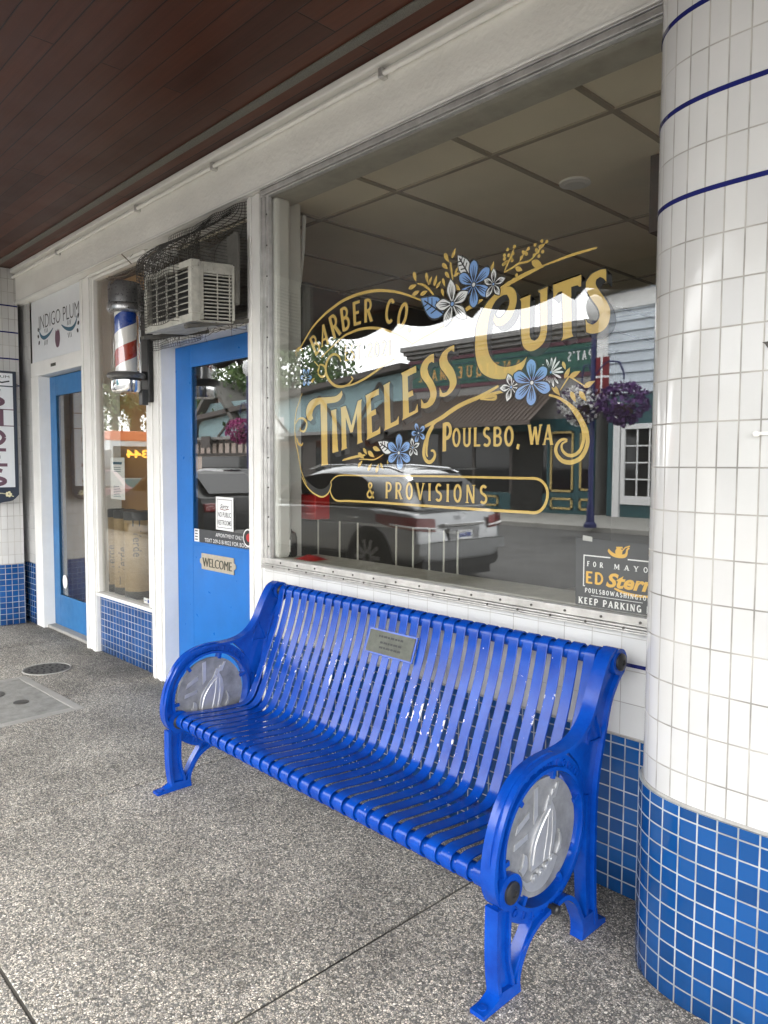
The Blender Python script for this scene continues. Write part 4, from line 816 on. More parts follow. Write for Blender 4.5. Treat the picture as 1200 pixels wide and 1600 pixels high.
    for (a, b), r in (((-.71, .334), .030), ((-.182, .834), .027)):
        for sg in (1, -1):
            cp = MB(); y_, z_ = tf(a, b); cp.lathe([(r, .026 * sg), (r, .033 * sg), (r * .7, .037 * sg), (r * .32, .0375 * sg), (r * .30, .034 * sg), (.001, .034 * sg)], (xc, y_, z_), 28, 'x'); cp.build('bolt_cap', M['black_metal'], ob, smooth=30)
    y_, z_ = tf(-.503, .200); MB().lathe([(.014, -.032), (.014, .032), (.009, .036), (.001, .036)], (xc, y_, z_), 20, 'x').build('bolt_cap', M['black_metal'], ob, smooth=30)
    y_, z_ = tf(-.790, .0195); MB().lathe([(.013, 0), (.013, .003), (.007, .004)], (xc, y_, z_), 16).build('anchor_bolt', M['bench'], ob)
    return ob
def copy_tree(o, parent, dx):
    c = o.copy(); COL.objects.link(c); c.parent = parent
    for ch in list(o.children): copy_tree(ch, c, 0)
    c.location.x += dx; return c
EF = end_frame(XR, True); copy_tree(EF, BT, XLF - XR)
# plaque on the slats
y0, zt = tf(-.2135, .79); y1, zb = tf(-.259, .665)
px0, px1 = -2.215, -1.945
ey = Vector((0, y0 - y1, zt - zb)).normalized(); f = place(((px0 + px1) / 2, (y0 + y1) / 2 + .0, (zt + zb) / 2), (1, 0, 0), ey); w, h = .135, .052
pb = MB(); pb.prism([(-w, -h), (w, -h), (w, h), (-w, h)], f, .0025, .009); PL = pb.build('plaque_mount', M['bench'], BT, bevel=.002)
pb = MB(); pb.prism([(-w + .008, -h + .008), (w - .008, -h + .008), (w - .008, h - .008), (-w + .008, h - .008)], f, .0085, .012); pb.build('plaque', M['bronze'], PL, bevel=.001)
m = MB()
for x0, x1, yy in ((-.07, .06, .020), (-.055, .05, -.004), (-.055, .05, -.024)):
    x = x0; pr = random.Random(int(yy * 1e4))
    while x < x1: ww = pr.uniform(.008, .022); m.prism([(x, yy), (x + ww, yy), (x + ww, yy + .008), (x, yy + .008)], f, .0118, .0128); x += ww + .005
m.build('engraving', M['ink'], PL)

# ------------------------------------------------------------------ barber pole
def barber_pole():
    cx, cy_ = -4.575, -.110; t = thing('barber_pole', (cx, cy_, 1.86), 'glass barber pole with red white and blue stripes and chrome ends on the white post', 'barber pole')
    MB().lathe([(.066, 0), (.086, .004), (.093, .02), (.093, .075), (.080, .088)], (cx, cy_, 1.872), 36).build('base_cup', M['chrome'], t, smooth=35)
    MB().lathe([(.080, 0), (.110, .004), (.119, .018), (.114, .034), (.096, .042)], (cx, cy_, 1.958), 40).build('lower_collar', M['pewter'], t, smooth=35)
    MB().lathe([(.096, 0), (.108, .010), (.112, .030), (.108, .046), (.096, .050)], (cx, cy_, 2.372), 40).build('upper_collar', M['steel'], t, smooth=35)
    MB().lathe([(.098, 0), (.104, .006), (.104, .115), (.096, .135), (.066, .142)], (cx, cy_, 2.421), 40).build('cap', M['pewter'], t, smooth=35)
    # drum: three helical stripe sets around a cylinder
    r, za, zb = .067, 2.0, 2.373; mats = ('stripe_blue', 'stripe_white', 'stripe_red', 'stripe_white'); pitch = .42; n = 64
    for s, mt in enumerate(mats):
        mb = MB()
        for k in range(-2, 3):
            q = []
            for i in range(n + 1):
                a = 2 * math.pi * i / n; zc = 2.22 + .20 * (i / n - .5) + pitch * (k + s / 4)
                lo, hi = max(za, min(zb, zc)), max(za, min(zb, zc + pitch / 4))
                q += [(cx + r * math.sin(a + 2.5), cy_ - r * math.cos(a + 2.5), lo), (cx + r * math.sin(a + 2.5), cy_ - r * math.cos(a + 2.5), hi)]
            for i in range(n):
                if abs(q[2 * i][2] - q[2 * i + 1][2]) + abs(q[2 * i + 2][2] - q[2 * i + 3][2]) > 1e-6: b = len(mb.v); mb.add([q[2 * i], q[2 * i + 2], q[2 * i + 3], q[2 * i + 1]], [(0, 1, 2, 3)])
        mb.build('striped_drum', M[mt], t, smooth='all')
    MB().lathe([(.090, 1.999), (.090, 2.374)], (cx, cy_, 0), 48).build('glass_tube', M['tube_glass'], t, smooth=35)
    for a in (35, 145): x, y = cx + .098 * math.cos(R(a)), cy_ + .098 * math.sin(R(a)); MB().tube([(x, y, 1.995), (x, y, 2.378)], .006, 8).build('tie_rod', M['chrome'], t, smooth=True)
    MB().box(cx - .055, cx + .055, .010, .048, 1.82, 2.54).build('back_plate', M['black_metal'], t, bevel=.006)
    for z in (1.965, 2.385): MB().box(cx - .03, cx + .03, cy_ + .07, .012, z, z + .05).build('bracket', M['black_metal'], t, bevel=.004)
    MB().box(cx - .0, cx + .05, -.03, .012, 1.80, 1.90).build('switch_box', M['black_metal'], t, bevel=.004)
M['tube_glass'] = glass_mat('tube_glass', (.95, .95, .95), 1.0, .03)
barber_pole()

# ------------------------------------------------------------------ window air conditioner, netting and twigs
AC_O = Vector((-3.552, .0, 2.30)); AC_T = R(-5)
def fac(a, b, c=0.0):      # a: x, b: depth (street negative), c: height; tilted so the front hangs lower
    return (AC_O.x + a, AC_O.y + b * math.cos(AC_T) - c * math.sin(AC_T) * .0, AC_O.z + c - b * math.sin(AC_T))
def fbox(mb, x0, x1, y0, y1, z0, z1):
    q = [fac(*p) for p in ((x0, y0, z0), (x1, y0, z0), (x1, y1, z0), (x0, y1, z0), (x0, y0, z1), (x1, y0, z1), (x1, y1, z1), (x0, y1, z1))]
    mb.add(q, [(0, 3, 2, 1), (4, 5, 6, 7), (0, 1, 5, 4), (1, 2, 6, 5), (2, 3, 7, 6), (3, 0, 4, 7)])
t = thing('air_conditioner', (-3.585, -.1, 2.15), 'weathered cream window air conditioner with louvred grilles over the barber door', 'air conditioner')
m = MB(); W2, D0, H2 = .25, -.36, .15; FW = .04
for x0, x1, z0, z1 in ((-W2, W2, -H2, -H2 + FW), (-W2, W2, H2 - FW * .8, H2), (-W2, -W2 + FW * .7, -H2 + FW, H2 - FW * .8), (W2 - FW * .8, W2, -H2 + FW, H2 - FW * .8)): fbox(m, x0, x1, D0, D0 + .05, z0, z1)
fbox(m, -W2 + .004, W2 - .022, D0 + .05, -.106, H2 - .012, H2 - .002); fbox(m, -W2 + .004, W2 - .022, D0 + .05, -.106, -H2 + .002, -H2 + .012); fbox(m, W2 - .022, W2 - .008, D0 + .05, D0 + .075, -H2 + .012, H2 - .012); fbox(m, W2 - .022, W2 - .008, -.120, -.106, -H2 + .012, H2 - .012); fbox(m, W2 - .022, W2 - .008, D0 + .075, -.12, H2 - .06, H2 - .012)
m.build('case', M['ac'], t, bevel=.004)
m = MB(); fbox(m, -W2 + .03, W2 - .035, D0 + .03, -.107, -H2 + .013, H2 - .013); m.build('dark_coil', M['dark'], t)
m = MB()
for k in range(7): z = -H2 + FW + .030 * (k + .8); fbox(m, -W2 + .025, W2 - .03, D0 + .004, D0 + .012, z, z + .0038)
for k in range(3): x = -W2 + .13 + .105 * k; fbox(m, x, x + .006, D0 + .003, D0 + .0115, -H2 + FW, H2 - FW * .8)
m.build('front_grille', M['ac'], t)
m = MB()
for k in range(13): z = -H2 + .02 + .0175 * k; fbox(m, W2 - .028, W2 - .012, D0 + .08, -.122, z, z + .006)
for k in range(2): y = D0 + .15 + .07 * k; fbox(m, W2 - .013, W2 - .009, y, y + .006, -H2 + .012, H2 - .06)
m.build('side_louvre', M['ac'], t)
m = MB(); m.box(-4.49, -3.37, .015, .20, 2.196 + .011, 2.232); m.bar((-3.83, -.36, 2.10), (-3.83, .15, 2.205), .03, .02); m.bar((-3.36, -.36, 2.10), (-3.36, .15, 2.205), .03, .02)
tag(m.build('shelf', M['dust'], bevel=.003), 'dusty board shelf with two struts carrying the air conditioner', 'shelf')
m = MB(); m.add([(-3.80, .198, 2.62), (-3.50, .05, 2.66), (-3.45, .10, 2.24), (-3.42, .19, 2.24), (-3.80, .10, 2.47)], [(0, 1, 2, 3), (0, 1, 4)])
m = MB(); m.prism(cr([(-3.86, 2.235), (-3.29, 2.235), (-3.285, 2.56), (-3.30, 2.60), (-3.40, 2.585), (-3.62, 2.55), (-3.86, 2.46)], True, 4, 40), lambda a, b, c: (a, -.103 + c, b), 0, .012); tag(m.build('sheet_flap', M['dust']), 'bent grey backing sheet standing behind the air conditioner', 'sheet')
def netting():
    m = MB(); pr = random.Random(11)
    def P(x, z):
        # net hangs from the fascia, wraps the front of the unit, then falls back to the head of the door
        u = max(0, min(1, (x + 3.82) / .05)) * max(0, min(1, (-3.36 - x) / .08)); u = u * u * (3 - 2 * u)
        v = max(0, min(1, (2.80 - z) / .34)) if z > 2.44 else (1 if z > 2.12 else max(0, (z - 2.06) / .06)); v = v * v * (3 - 2 * v) if z > 2.44 else v
        nz_ = noise.noise((x * 7, z * 7, 2.0)) * .022
        return (x + noise.noise((x * 9, z * 9, 7.0)) * .012, .012 - .405 * u * v + nz_ - .012, z + noise.noise((x * 8, z * 8, 4.0)) * .012)
    nx, nzv = 62, 42
    xsn = [-4.46 + (1.10) * i / nx for i in range(nx + 1)]; zsn = [2.13 + .66 * j / nzv for j in range(nzv + 1)]
    def ok(x, z): return z < 2.80 and (x > -3.95 or z > 2.42 - (x + 4.46) * .5 or z < 2.22) and not (x < -4.2 and z > 2.55)
    def runs(seq):
        run = []
        for x, z in seq:
            if ok(x, z): run.append(P(x, z))
            else:
                if len(run) > 2: m.tube(run, .0016, 3, caps=False)
                run = []
        if len(run) > 2: m.tube(run, .0016, 3, caps=False)
    for x in xsn: runs([(x, 2.13 + .66 * j / 60) for j in range(61)])
    for z in zsn: runs([(-4.46 + 1.10 * i / 70, z) for i in range(71)])
    for k in range(90):
        x, z = pr.uniform(-4.0, -3.42), pr.uniform(2.46, 2.78); ang = pr.uniform(.5, 1.1); L = pr.uniform(.08, .3); q = []
        for i in range(7):
            p = P(x - math.cos(ang) * L * i / 6 + pr.uniform(-.01, .01), z - math.sin(ang) * L * i / 6); q.append((p[0], p[1] - .004, p[2]))
        m.tube(q, .0015, 3, caps=False)
    tag(m.build('bird_netting', M['net'], keep=True), 'dark bird netting draped from the beam over the air conditioner', 'netting')
    m = MB()
    for k in range(620):
        c = pr.choice(((-3.83, -.28, 2.45, .10), (-3.72, -.15, 2.47, .16), (-3.60, -.03, 2.475, .14), (-3.95, .02, 2.25, .16), (-3.50, -.10, 2.14, .16), (-4.1, -.0, 2.20, .2), (-3.75, .05, 2.66, .14), (-3.62, .02, 2.60, .16)))
        p = Vector((c[0] + pr.gauss(0, c[3] * .5), c[1] + pr.gauss(0, .05), c[2] + abs(pr.gauss(0, .028)))); d = Vector((pr.gauss(0, 1), pr.gauss(0, .6), pr.gauss(0, .5))).normalized() * pr.uniform(.03, .11)
        m.tube([p, p + d * .5 + Vector((0, 0, pr.uniform(-.01, .012))), p + d], [.0018, .0015, .0008], 3, caps=False)
    for pts in ([(-3.80, -.38, 2.47), (-3.92, -.40, 2.44), (-4.02, -.41, 2.445), (-4.10, -.42, 2.46)], [(-4.02, -.41, 2.445), (-4.07, -.42, 2.42)], [(-3.86, -.40, 2.49), (-3.93, -.42, 2.55)], [(-3.80, -.38, 2.48), (-3.6, -.40, 2.50), (-3.42, -.38, 2.49)]): m.tube(pts, .003, 5)
    tag(m.build('nest_twigs', M['twig'], keep=True), 'scraggly dry nest twigs caught on top of the air conditioner', 'twigs', kind='stuff')
netting()

# ------------------------------------------------------------------ window lettering (metres on the window plane)
DECAL = {
    'big': [[(-2.8448,1.6303),(-2.8673,1.6382),(-2.8796,1.6644),(-2.8749,1.6974),(-2.8466,1.7262),(-2.7945,1.7381),(-2.7189,1.7374),(-2.6612,1.7377),(-2.6302,1.7489),(-2.6149,1.7616),(-2.6088,1.7422),(-2.6251,1.721),(-2.6581,1.7097),(-2.7211,1.708),(-2.7192,1.5748),(-2.7172,1.4398),(-2.7119,1.4222),(-2.7636,1.4159),(-2.7614,1.4398),(-2.7643,1.5762),(-2.7695,1.7094),(-2.8034,1.7004),(-2.8256,1.6811),(-2.8335,1.6574),(-2.8257,1.6433)],[(-2.6926,1.673),(-2.6518,1.679),(-2.6539,1.6625),(-2.6425,1.5062),(-2.6384,1.4829),(-2.6811,1.4759),(-2.6811,1.4934),(-2.6842,1.6406),(-2.6884,1.6555)],[(-2.622,1.684),(-2.5865,1.6899),(-2.5465,1.599),(-2.5036,1.7065),(-2.4766,1.7132),(-2.4803,1.6956),(-2.478,1.5421),(-2.4702,1.5227),(-2.5089,1.5132),(-2.505,1.5299),(-2.5102,1.6524),(-2.5375,1.5695),(-2.5534,1.5667),(-2.5865,1.6364),(-2.5803,1.5052),(-2.5753,1.4973),(-2.6178,1.4866),(-2.6138,1.5057),(-2.619,1.6641)],[(-2.4527,1.7276),(-2.3663,1.7524),(-2.3662,1.7251),(-2.3771,1.7239),(-2.4178,1.7128),(-2.4148,1.6573),(-2.3861,1.6652),(-2.3823,1.6419),(-2.4128,1.6339),(-2.4079,1.5625),(-2.3681,1.5757),(-2.3582,1.5922),(-2.3562,1.5579),(-2.4445,1.5311),(-2.4398,1.5475),(-2.447,1.7095)],[(-2.3391,1.7634),(-2.2955,1.7766),(-2.3007,1.7587),(-2.2917,1.5991),(-2.2567,1.6111),(-2.2429,1.6306),(-2.2426,1.5942),(-2.3335,1.5684),(-2.3273,1.585),(-2.3337,1.7519)],[(-2.2304,1.8064),(-2.1433,1.8294),(-2.1414,1.8016),(-2.1546,1.7998),(-2.1912,1.7893),(-2.1873,1.7235),(-2.1623,1.7307),(-2.1571,1.7097),(-2.1863,1.7014),(-2.1815,1.6367),(-2.1466,1.6469),(-2.1328,1.6745),(-2.1301,1.6402),(-2.2229,1.6085),(-2.2171,1.6264),(-2.2226,1.7937)],[(-2.0442,1.8689),(-2.0717,1.862),(-2.1027,1.8419),(-2.1178,1.8124),(-2.111,1.7797),(-2.0825,1.7484),(-2.0647,1.721),(-2.062,1.6977),(-2.0778,1.6766),(-2.0978,1.6725),(-2.1126,1.6921),(-2.1122,1.6552),(-2.0815,1.653),(-2.0459,1.6678),(-2.0282,1.6984),(-2.0309,1.7273),(-2.0469,1.7572),(-2.0709,1.788),(-2.0792,1.8119),(-2.0714,1.8296),(-2.0556,1.8373),(-2.043,1.8315)],[(-1.9369,1.891),(-1.9637,1.8845),(-1.9977,1.8668),(-2.0151,1.8402),(-2.0086,1.8112),(-1.9814,1.7815),(-1.9598,1.7533),(-1.958,1.7289),(-1.9744,1.7108),(-1.9958,1.7077),(-2.0115,1.7316),(-2.0111,1.6962),(-1.9841,1.6933),(-1.9487,1.7074),(-1.9245,1.7365),(-1.9248,1.7645),(-1.9401,1.7982),(-1.9653,1.8269),(-1.9731,1.8485),(-1.9673,1.8653),(-1.9523,1.8721),(-1.9358,1.8631)],[(-1.6676,2.0695),(-1.6946,2.0709),(-1.7295,2.0613),(-1.7849,2.0199),(-1.8209,1.9616),(-1.8307,1.8988),(-1.8273,1.8342),(-1.8057,1.7807),(-1.7643,1.7517),(-1.7083,1.7396),(-1.6541,1.7457),(-1.6093,1.7706),(-1.5923,1.8102),(-1.6135,1.7941),(-1.6472,1.7839),(-1.6934,1.7832),(-1.733,1.7994),(-1.7616,1.8338),(-1.7746,1.8858),(-1.7715,1.9423),(-1.7602,1.9911),(-1.7369,2.0283),(-1.7057,2.0438),(-1.684,2.044),(-1.673,2.0245),(-1.6756,2.0035),(-1.6891,1.9809),(-1.7106,1.9635),(-1.7295,1.9668),(-1.7408,1.9808),(-1.7453,1.9589),(-1.7314,1.9383),(-1.7054,1.9349),(-1.6732,1.951),(-1.6508,1.9815),(-1.6402,2.0164),(-1.646,2.0489)],[(-1.6274,2.0186),(-1.5799,2.0271),(-1.5823,2.0167),(-1.5819,1.8875),(-1.5752,1.8694),(-1.561,1.8625),(-1.5456,1.871),(-1.5358,1.8946),(-1.539,2.0247),(-1.5504,2.0347),(-1.5079,2.0428),(-1.5106,2.0307),(-1.5088,1.8954),(-1.5182,1.8584),(-1.5423,1.8364),(-1.5733,1.8277),(-1.6,1.8388),(-1.6138,1.863),(-1.6195,1.9095),(-1.6208,2.0076)],[(-1.487,2.0455),(-1.3766,2.0599),(-1.3767,2.0223),(-1.3832,2.0218),(-1.3908,2.028),(-1.415,2.0264),(-1.4091,1.8745),(-1.4026,1.8592),(-1.4502,1.8508),(-1.4437,1.8663),(-1.45,2.0178),(-1.4656,2.0162),(-1.4776,2.0044),(-1.485,1.9984)],[(-1.285,2.0624),(-1.3073,2.0633),(-1.3387,2.0543),(-1.3588,2.033),(-1.3568,2.0085),(-1.3391,1.9775),(-1.3133,1.9424),(-1.305,1.9173),(-1.3122,1.8983),(-1.3301,1.8887),(-1.3486,1.8972),(-1.3573,1.9113),(-1.3535,1.8675),(-1.3294,1.8592),(-1.2934,1.8639),(-1.2718,1.8869),(-1.267,1.9237),(-1.2802,1.9572),(-1.3055,1.9929),(-1.3219,2.0195),(-1.32,2.0343),(-1.3067,2.0407),(-1.2931,2.0331),(-1.2831,2.0199)]],
    'strokes': [(0.014,[(-2.9487,1.9708),(-2.9156,1.9983),(-2.8326,2.0719),(-2.7439,2.12),(-2.6754,2.145),(-2.617,2.1626),(-2.5521,2.1733),(-2.4967,2.1773),(-2.4275,2.1772),(-2.3676,2.1714),(-2.3021,2.1582),(-2.2385,2.1405),(-2.1766,2.1171),(-2.1163,2.0901)]),(0.01,[(-2.9583,1.9519),(-2.9629,1.9751),(-2.9391,1.9885),(-2.911,1.982),(-2.9139,1.9699)]),(0.012,[(-2.7618,1.9263),(-2.684,1.9668),(-2.6005,2.005),(-2.5518,2.0148),(-2.5041,2.0217),(-2.4498,2.0214),(-2.3966,2.0156),(-2.352,2.0058),(-2.3083,1.9918),(-2.2653,1.9751),(-2.2162,1.9511),(-2.1613,1.9183)]),(0.007,[(-2.9123,1.7691),(-2.9356,1.7287),(-2.9592,1.6878),(-2.9713,1.6319),(-2.9716,1.5823),(-2.9659,1.5396),(-2.9486,1.4826),(-2.92,1.3907),(-2.8799,1.3279)]),(0.012,[(-2.9654,1.6246),(-2.9419,1.6448),(-2.9071,1.6468),(-2.8786,1.6282),(-2.8787,1.6039),(-2.896,1.5835),(-2.9247,1.5879),(-2.9281,1.6021)]),(0.01,[(-2.9564,1.5535),(-2.9425,1.525),(-2.9193,1.5161),(-2.9077,1.5278)]),(0.014,[(-2.6201,1.8934),(-2.6354,1.9178),(-2.6663,1.9308),(-2.6976,1.9241),(-2.724,1.8968),(-2.7294,1.8573),(-2.7082,1.8188),(-2.6663,1.789),(-2.6149,1.7786),(-2.5696,1.785),(-2.535,1.8082),(-2.5498,1.819)]),(0.012,[(-2.7942,1.863),(-2.7723,1.8947),(-2.7454,1.8855),(-2.7294,1.864),(-2.7401,1.8381),(-2.767,1.837),(-2.7887,1.8523),(-2.7778,1.8818),(-2.816,1.9125)]),(0.01,[(-2.6149,1.7786),(-2.5448,1.7819),(-2.4673,1.7995),(-2.4016,1.8223),(-2.3378,1.8475),(-2.2672,1.8711)]),(0.01,[(-1.32,2.1376),(-1.3766,2.1351),(-1.4274,2.1316),(-1.5268,2.1189)]),(0.016,[(-1.5268,2.1189),(-1.582,2.1074),(-1.639,2.0932),(-1.6903,2.0784),(-1.7355,2.0644)]),(0.016,[(-1.7975,2.044),(-1.8616,2.0247),(-1.9111,2.0068)]),(0.008,[(-1.9447,1.9893),(-2.0139,1.9651),(-2.1226,1.9337),(-2.1887,1.9144)]),(0.01,[(-1.9467,2.1422),(-1.9558,2.1882),(-1.9604,2.2144)]),(0.01,[(-2.0375,2.0867),(-2.0694,2.1244),(-2.1062,2.1503),(-2.1387,2.1611)]),(0.008,[(-1.6987,2.1257),(-1.6617,2.1366),(-1.6327,2.1458),(-1.5898,2.1463),(-1.5621,2.161)]),(0.007,[(-1.6972,2.1284),(-1.6878,2.1474),(-1.6698,2.1764),(-1.6556,2.2029)]),(0.007,[(-1.6328,2.1487),(-1.6117,2.1766),(-1.5942,2.1875)]),(0.007,[(-1.5759,2.1522),(-1.5485,2.1754),(-1.5215,2.1953)]),(0.018,[(-1.7175,1.7156),(-1.7584,1.699),(-1.8119,1.6797),(-1.867,1.6654),(-1.9155,1.6496),(-1.9568,1.6311),(-1.9989,1.6109),(-2.042,1.5948),(-2.0951,1.5773),(-2.1587,1.557)]),(0.012,[(-1.684,1.6939),(-1.7282,1.691),(-1.7734,1.6815),(-1.8041,1.675)]),(0.01,[(-1.8041,1.675),(-1.7581,1.6781),(-1.728,1.6792),(-1.7316,1.6693),(-1.7504,1.6675),(-1.804,1.672)]),(0.016,[(-2.0032,1.6079),(-2.042,1.587),(-2.0698,1.5557),(-2.0873,1.5171),(-2.0959,1.4846),(-2.0939,1.4584),(-2.0802,1.4387),(-2.0597,1.4335),(-2.0404,1.4464),(-2.0336,1.4645),(-2.0425,1.4788),(-2.0566,1.4796)]),(0.012,[(-2.0418,1.5774),(-2.0679,1.5427),(-2.0782,1.5039),(-2.0805,1.4714),(-2.0741,1.455)]),(0.016,[(-1.4964,1.6682),(-1.4636,1.6583),(-1.4376,1.6458),(-1.4087,1.6261),(-1.3832,1.6031),(-1.3609,1.5698),(-1.3462,1.5397),(-1.3398,1.502),(-1.3465,1.4753),(-1.3612,1.4511),(-1.3825,1.4377),(-1.4075,1.4322),(-1.4362,1.4377),(-1.4559,1.4544),(-1.4641,1.474),(-1.46,1.4934),(-1.4474,1.507),(-1.4315,1.5121),(-1.4186,1.508)]),(0.012,[(-1.444,1.6461),(-1.4118,1.6235),(-1.3861,1.5924),(-1.3668,1.5619),(-1.3563,1.5293),(-1.3563,1.5024),(-1.3649,1.4782),(-1.38,1.4621),(-1.3985,1.4557),(-1.4175,1.458),(-1.4324,1.4681),(-1.4404,1.482),(-1.4375,1.4974),(-1.4186,1.5058)]),(0.011,[(-2.6946,1.3428),(-2.6376,1.3709),(-2.4446,1.3734),(-2.1021,1.376),(-1.8073,1.3756),(-1.5896,1.3747),(-1.5413,1.3738),(-1.5145,1.3615),(-1.4982,1.3397),(-1.4949,1.3161),(-1.5017,1.2881),(-1.5182,1.2651),(-1.5436,1.2527),(-1.5873,1.2521),(-1.8054,1.2519),(-2.1009,1.2541),(-2.3711,1.2565),(-2.5661,1.256),(-2.6457,1.2541),(-2.6782,1.2676),(-2.698,1.2986),(-2.6897,1.3251),(-2.6946,1.3428)]),(0.008,[(-2.9188,1.364),(-2.8831,1.3208),(-2.8304,1.2862),(-2.7616,1.2679),(-2.7146,1.2854),(-2.6946,1.3144)]),(0.012,[(-2.6057,1.4434),(-2.5201,1.4573),(-2.4524,1.4649)]),(0.008,[(-2.6096,1.4409),(-2.5343,1.4538),(-2.4854,1.4619)]),(0.006,[(-2.4951,1.4459),(-2.447,1.4457),(-2.3906,1.4455),(-2.3357,1.4672)]),(0.006,[(-1.4512,1.6806),(-1.4233,1.7168),(-1.4141,1.7241),(-1.3576,1.6901)])],
    'black': [[(-2.8973,1.3588),(-2.8619,1.3103),(-2.8217,1.2843),(-2.7616,1.2701),(-2.7246,1.2819),(-2.7013,1.309),(-2.6946,1.3428),(-2.7195,1.3191),(-2.7616,1.3053),(-2.8043,1.3096),(-2.8513,1.3291)],[(-2.6923,1.9236),(-2.6663,1.9295),(-2.6354,1.9165),(-2.617,1.8931),(-2.6201,1.8673),(-2.6436,1.8498),(-2.6715,1.8522),(-2.6477,1.8698),(-2.6436,1.8957),(-2.6611,1.9138)],[(-2.5498,1.819),(-2.5449,1.8057),(-2.5696,1.7863),(-2.5947,1.7804),(-2.5647,1.7976)],[(-2.9281,1.6021),(-2.8844,1.6041),(-2.896,1.5835),(-2.919,1.5807)],[(-2.7778,1.8447),(-2.7562,1.8395),(-2.7422,1.8484),(-2.7455,1.8352),(-2.767,1.8303)],[(-1.46,1.4906),(-1.4463,1.4599),(-1.4172,1.4432),(-1.3889,1.4458),(-1.3986,1.4563),(-1.4239,1.4597),(-1.4403,1.4765),(-1.4376,1.4985),(-1.4218,1.5081),(-1.4442,1.5069)],[(-2.0741,1.455),(-2.0687,1.4452),(-2.0492,1.4484),(-2.0424,1.4646),(-2.0493,1.4568)],[(-1.7947,1.6714),(-1.7581,1.6763),(-1.7332,1.6765),(-1.7391,1.671),(-1.7656,1.6702)]],
    'leaves': [((-2.1608,2.2142),(-2.1454,2.1689),0.4),((-2.1898,2.1497),(-2.1406,2.1574),0.4),((-2.1685,2.1194),(-2.1235,2.1307),0.4),((-2.1234,2.1135),(-2.0793,2.1221),0.4),((-2.0901,2.1981),(-2.0806,2.1518),0.36),((-2.0777,2.1435),(-2.0564,2.1789),0.36),((-2.0461,2.1342),(-2.0306,2.1782),0.36),((-2.0362,2.1241),(-2.0082,2.1504),0.36),((-2.0013,2.1588),(-1.9869,2.123),0.36),((-2.0052,2.1202),(-1.9943,2.0863),0.4),((-1.9928,2.2545),(-1.9681,2.214),0.4),((-1.9529,2.2256),(-1.933,2.2633),0.36),((-2.0046,2.2171),(-1.973,2.1882),0.4),((-1.9876,2.1813),(-1.963,2.1514),0.4),((-1.9368,2.1645),(-1.9202,2.1892),0.4),((-1.9452,2.1571),(-1.9115,2.1637),0.4),((-1.7583,2.1413),(-1.7466,2.1777),0.36),((-1.6485,2.1347),(-1.6163,2.1171),0.5),((-1.5785,2.1441),(-1.528,2.1117),0.45),((-1.6941,2.0791),(-1.6498,2.088),0.4),((-1.9413,2.1242),(-1.9072,2.0957),0.4),((-1.4348,1.7199),(-1.4129,1.757),0.4),((-1.4159,1.7227),(-1.3716,1.7404),0.4),((-1.3593,1.6849),(-1.3165,1.7029),0.4),((-1.4847,1.7018),(-1.4501,1.6619),0.35),((-1.4092,1.6744),(-1.3883,1.6363),0.4),((-1.3756,1.6737),(-1.3479,1.6377),0.4),((-1.4438,1.779),(-1.4304,1.7494),0.4),((-1.497,1.7559),(-1.4869,1.7771),0.4),((-2.502,1.475),(-2.4594,1.449),0.4),((-2.4672,1.4964),(-2.4404,1.4655),0.4),((-2.4367,1.482),(-2.3915,1.4538),0.4),((-2.4039,1.4987),(-2.3558,1.483),0.4),((-2.5018,1.4097),(-2.4728,1.4407),0.4),((-2.4364,1.3953),(-2.4101,1.4285),0.4),((-2.3829,1.3875),(-2.3646,1.4279),0.4),((-2.3555,1.4304),(-2.3371,1.4005),0.4),((-2.3129,1.4255),(-2.2952,1.4527),0.4),((-2.8407,1.8164),(-2.814,1.8334),0.5)],
    'berries': [((-1.6837,2.2057),0.0068),((-1.6543,2.2097),0.0068),((-1.6983,2.1879),0.0068),((-1.6788,2.1841),0.0068),((-1.6597,2.1862),0.0068),((-1.698,2.1748),0.0068),((-1.6933,2.1597),0.0069),((-1.6683,2.1732),0.0068),((-1.6637,2.1623),0.0068),((-1.7022,2.156),0.0068),((-1.6859,2.1618),0.0068),((-1.6155,2.1831),0.0067),((-1.5928,2.1901),0.0067),((-1.6223,2.1642),0.0068),((-1.601,2.1733),0.0067),((-1.5649,2.197),0.0067),((-1.5367,2.2047),0.0066),((-1.5162,2.1981),0.0064),((-1.533,2.1881),0.0066),((-1.559,2.1786),0.0066),((-1.5519,2.1703),0.0066),((-1.5326,2.1676),0.0066),((-1.5481,2.1554),0.0067),((-1.5677,2.1621),0.0067),((-1.5432,2.1868),0.0066),((-1.6422,2.1066),0.0067),((-1.6047,2.1045),0.0067),((-1.6558,2.0926),0.0068)],
    'flowers': [((-1.8408,2.1064),0.0881,6,88,'b',0.36),((-1.9472,2.0502),0.0933,5,100,'w',0.36),((-1.7459,2.0921),0.0545,5,85,'w',0.34),((-1.4882,1.7457),0.0509,15,90,'w',0.15),((-1.6575,1.7066),0.0553,5,110,'w',0.36),((-1.5666,1.7158),0.0811,6,93,'b',0.4),((-2.1235,1.5531),0.0414,5,110,'b',0.38),((-2.1552,1.4938),0.043,5,100,'w',0.34),((-2.2365,1.4725),0.0744,6,92,'b',0.38),((-2.8743,1.8411),0.0455,6,60,'b',0.34)],
    'cleaves': [((-1.9943,2.0187),(-2.1167,2.0978),0.36,'b'),((-1.8675,2.1501),(-1.9225,2.2323),0.34,'w'),((-2.2821,1.4791),(-2.3688,1.522),0.34,'w')],
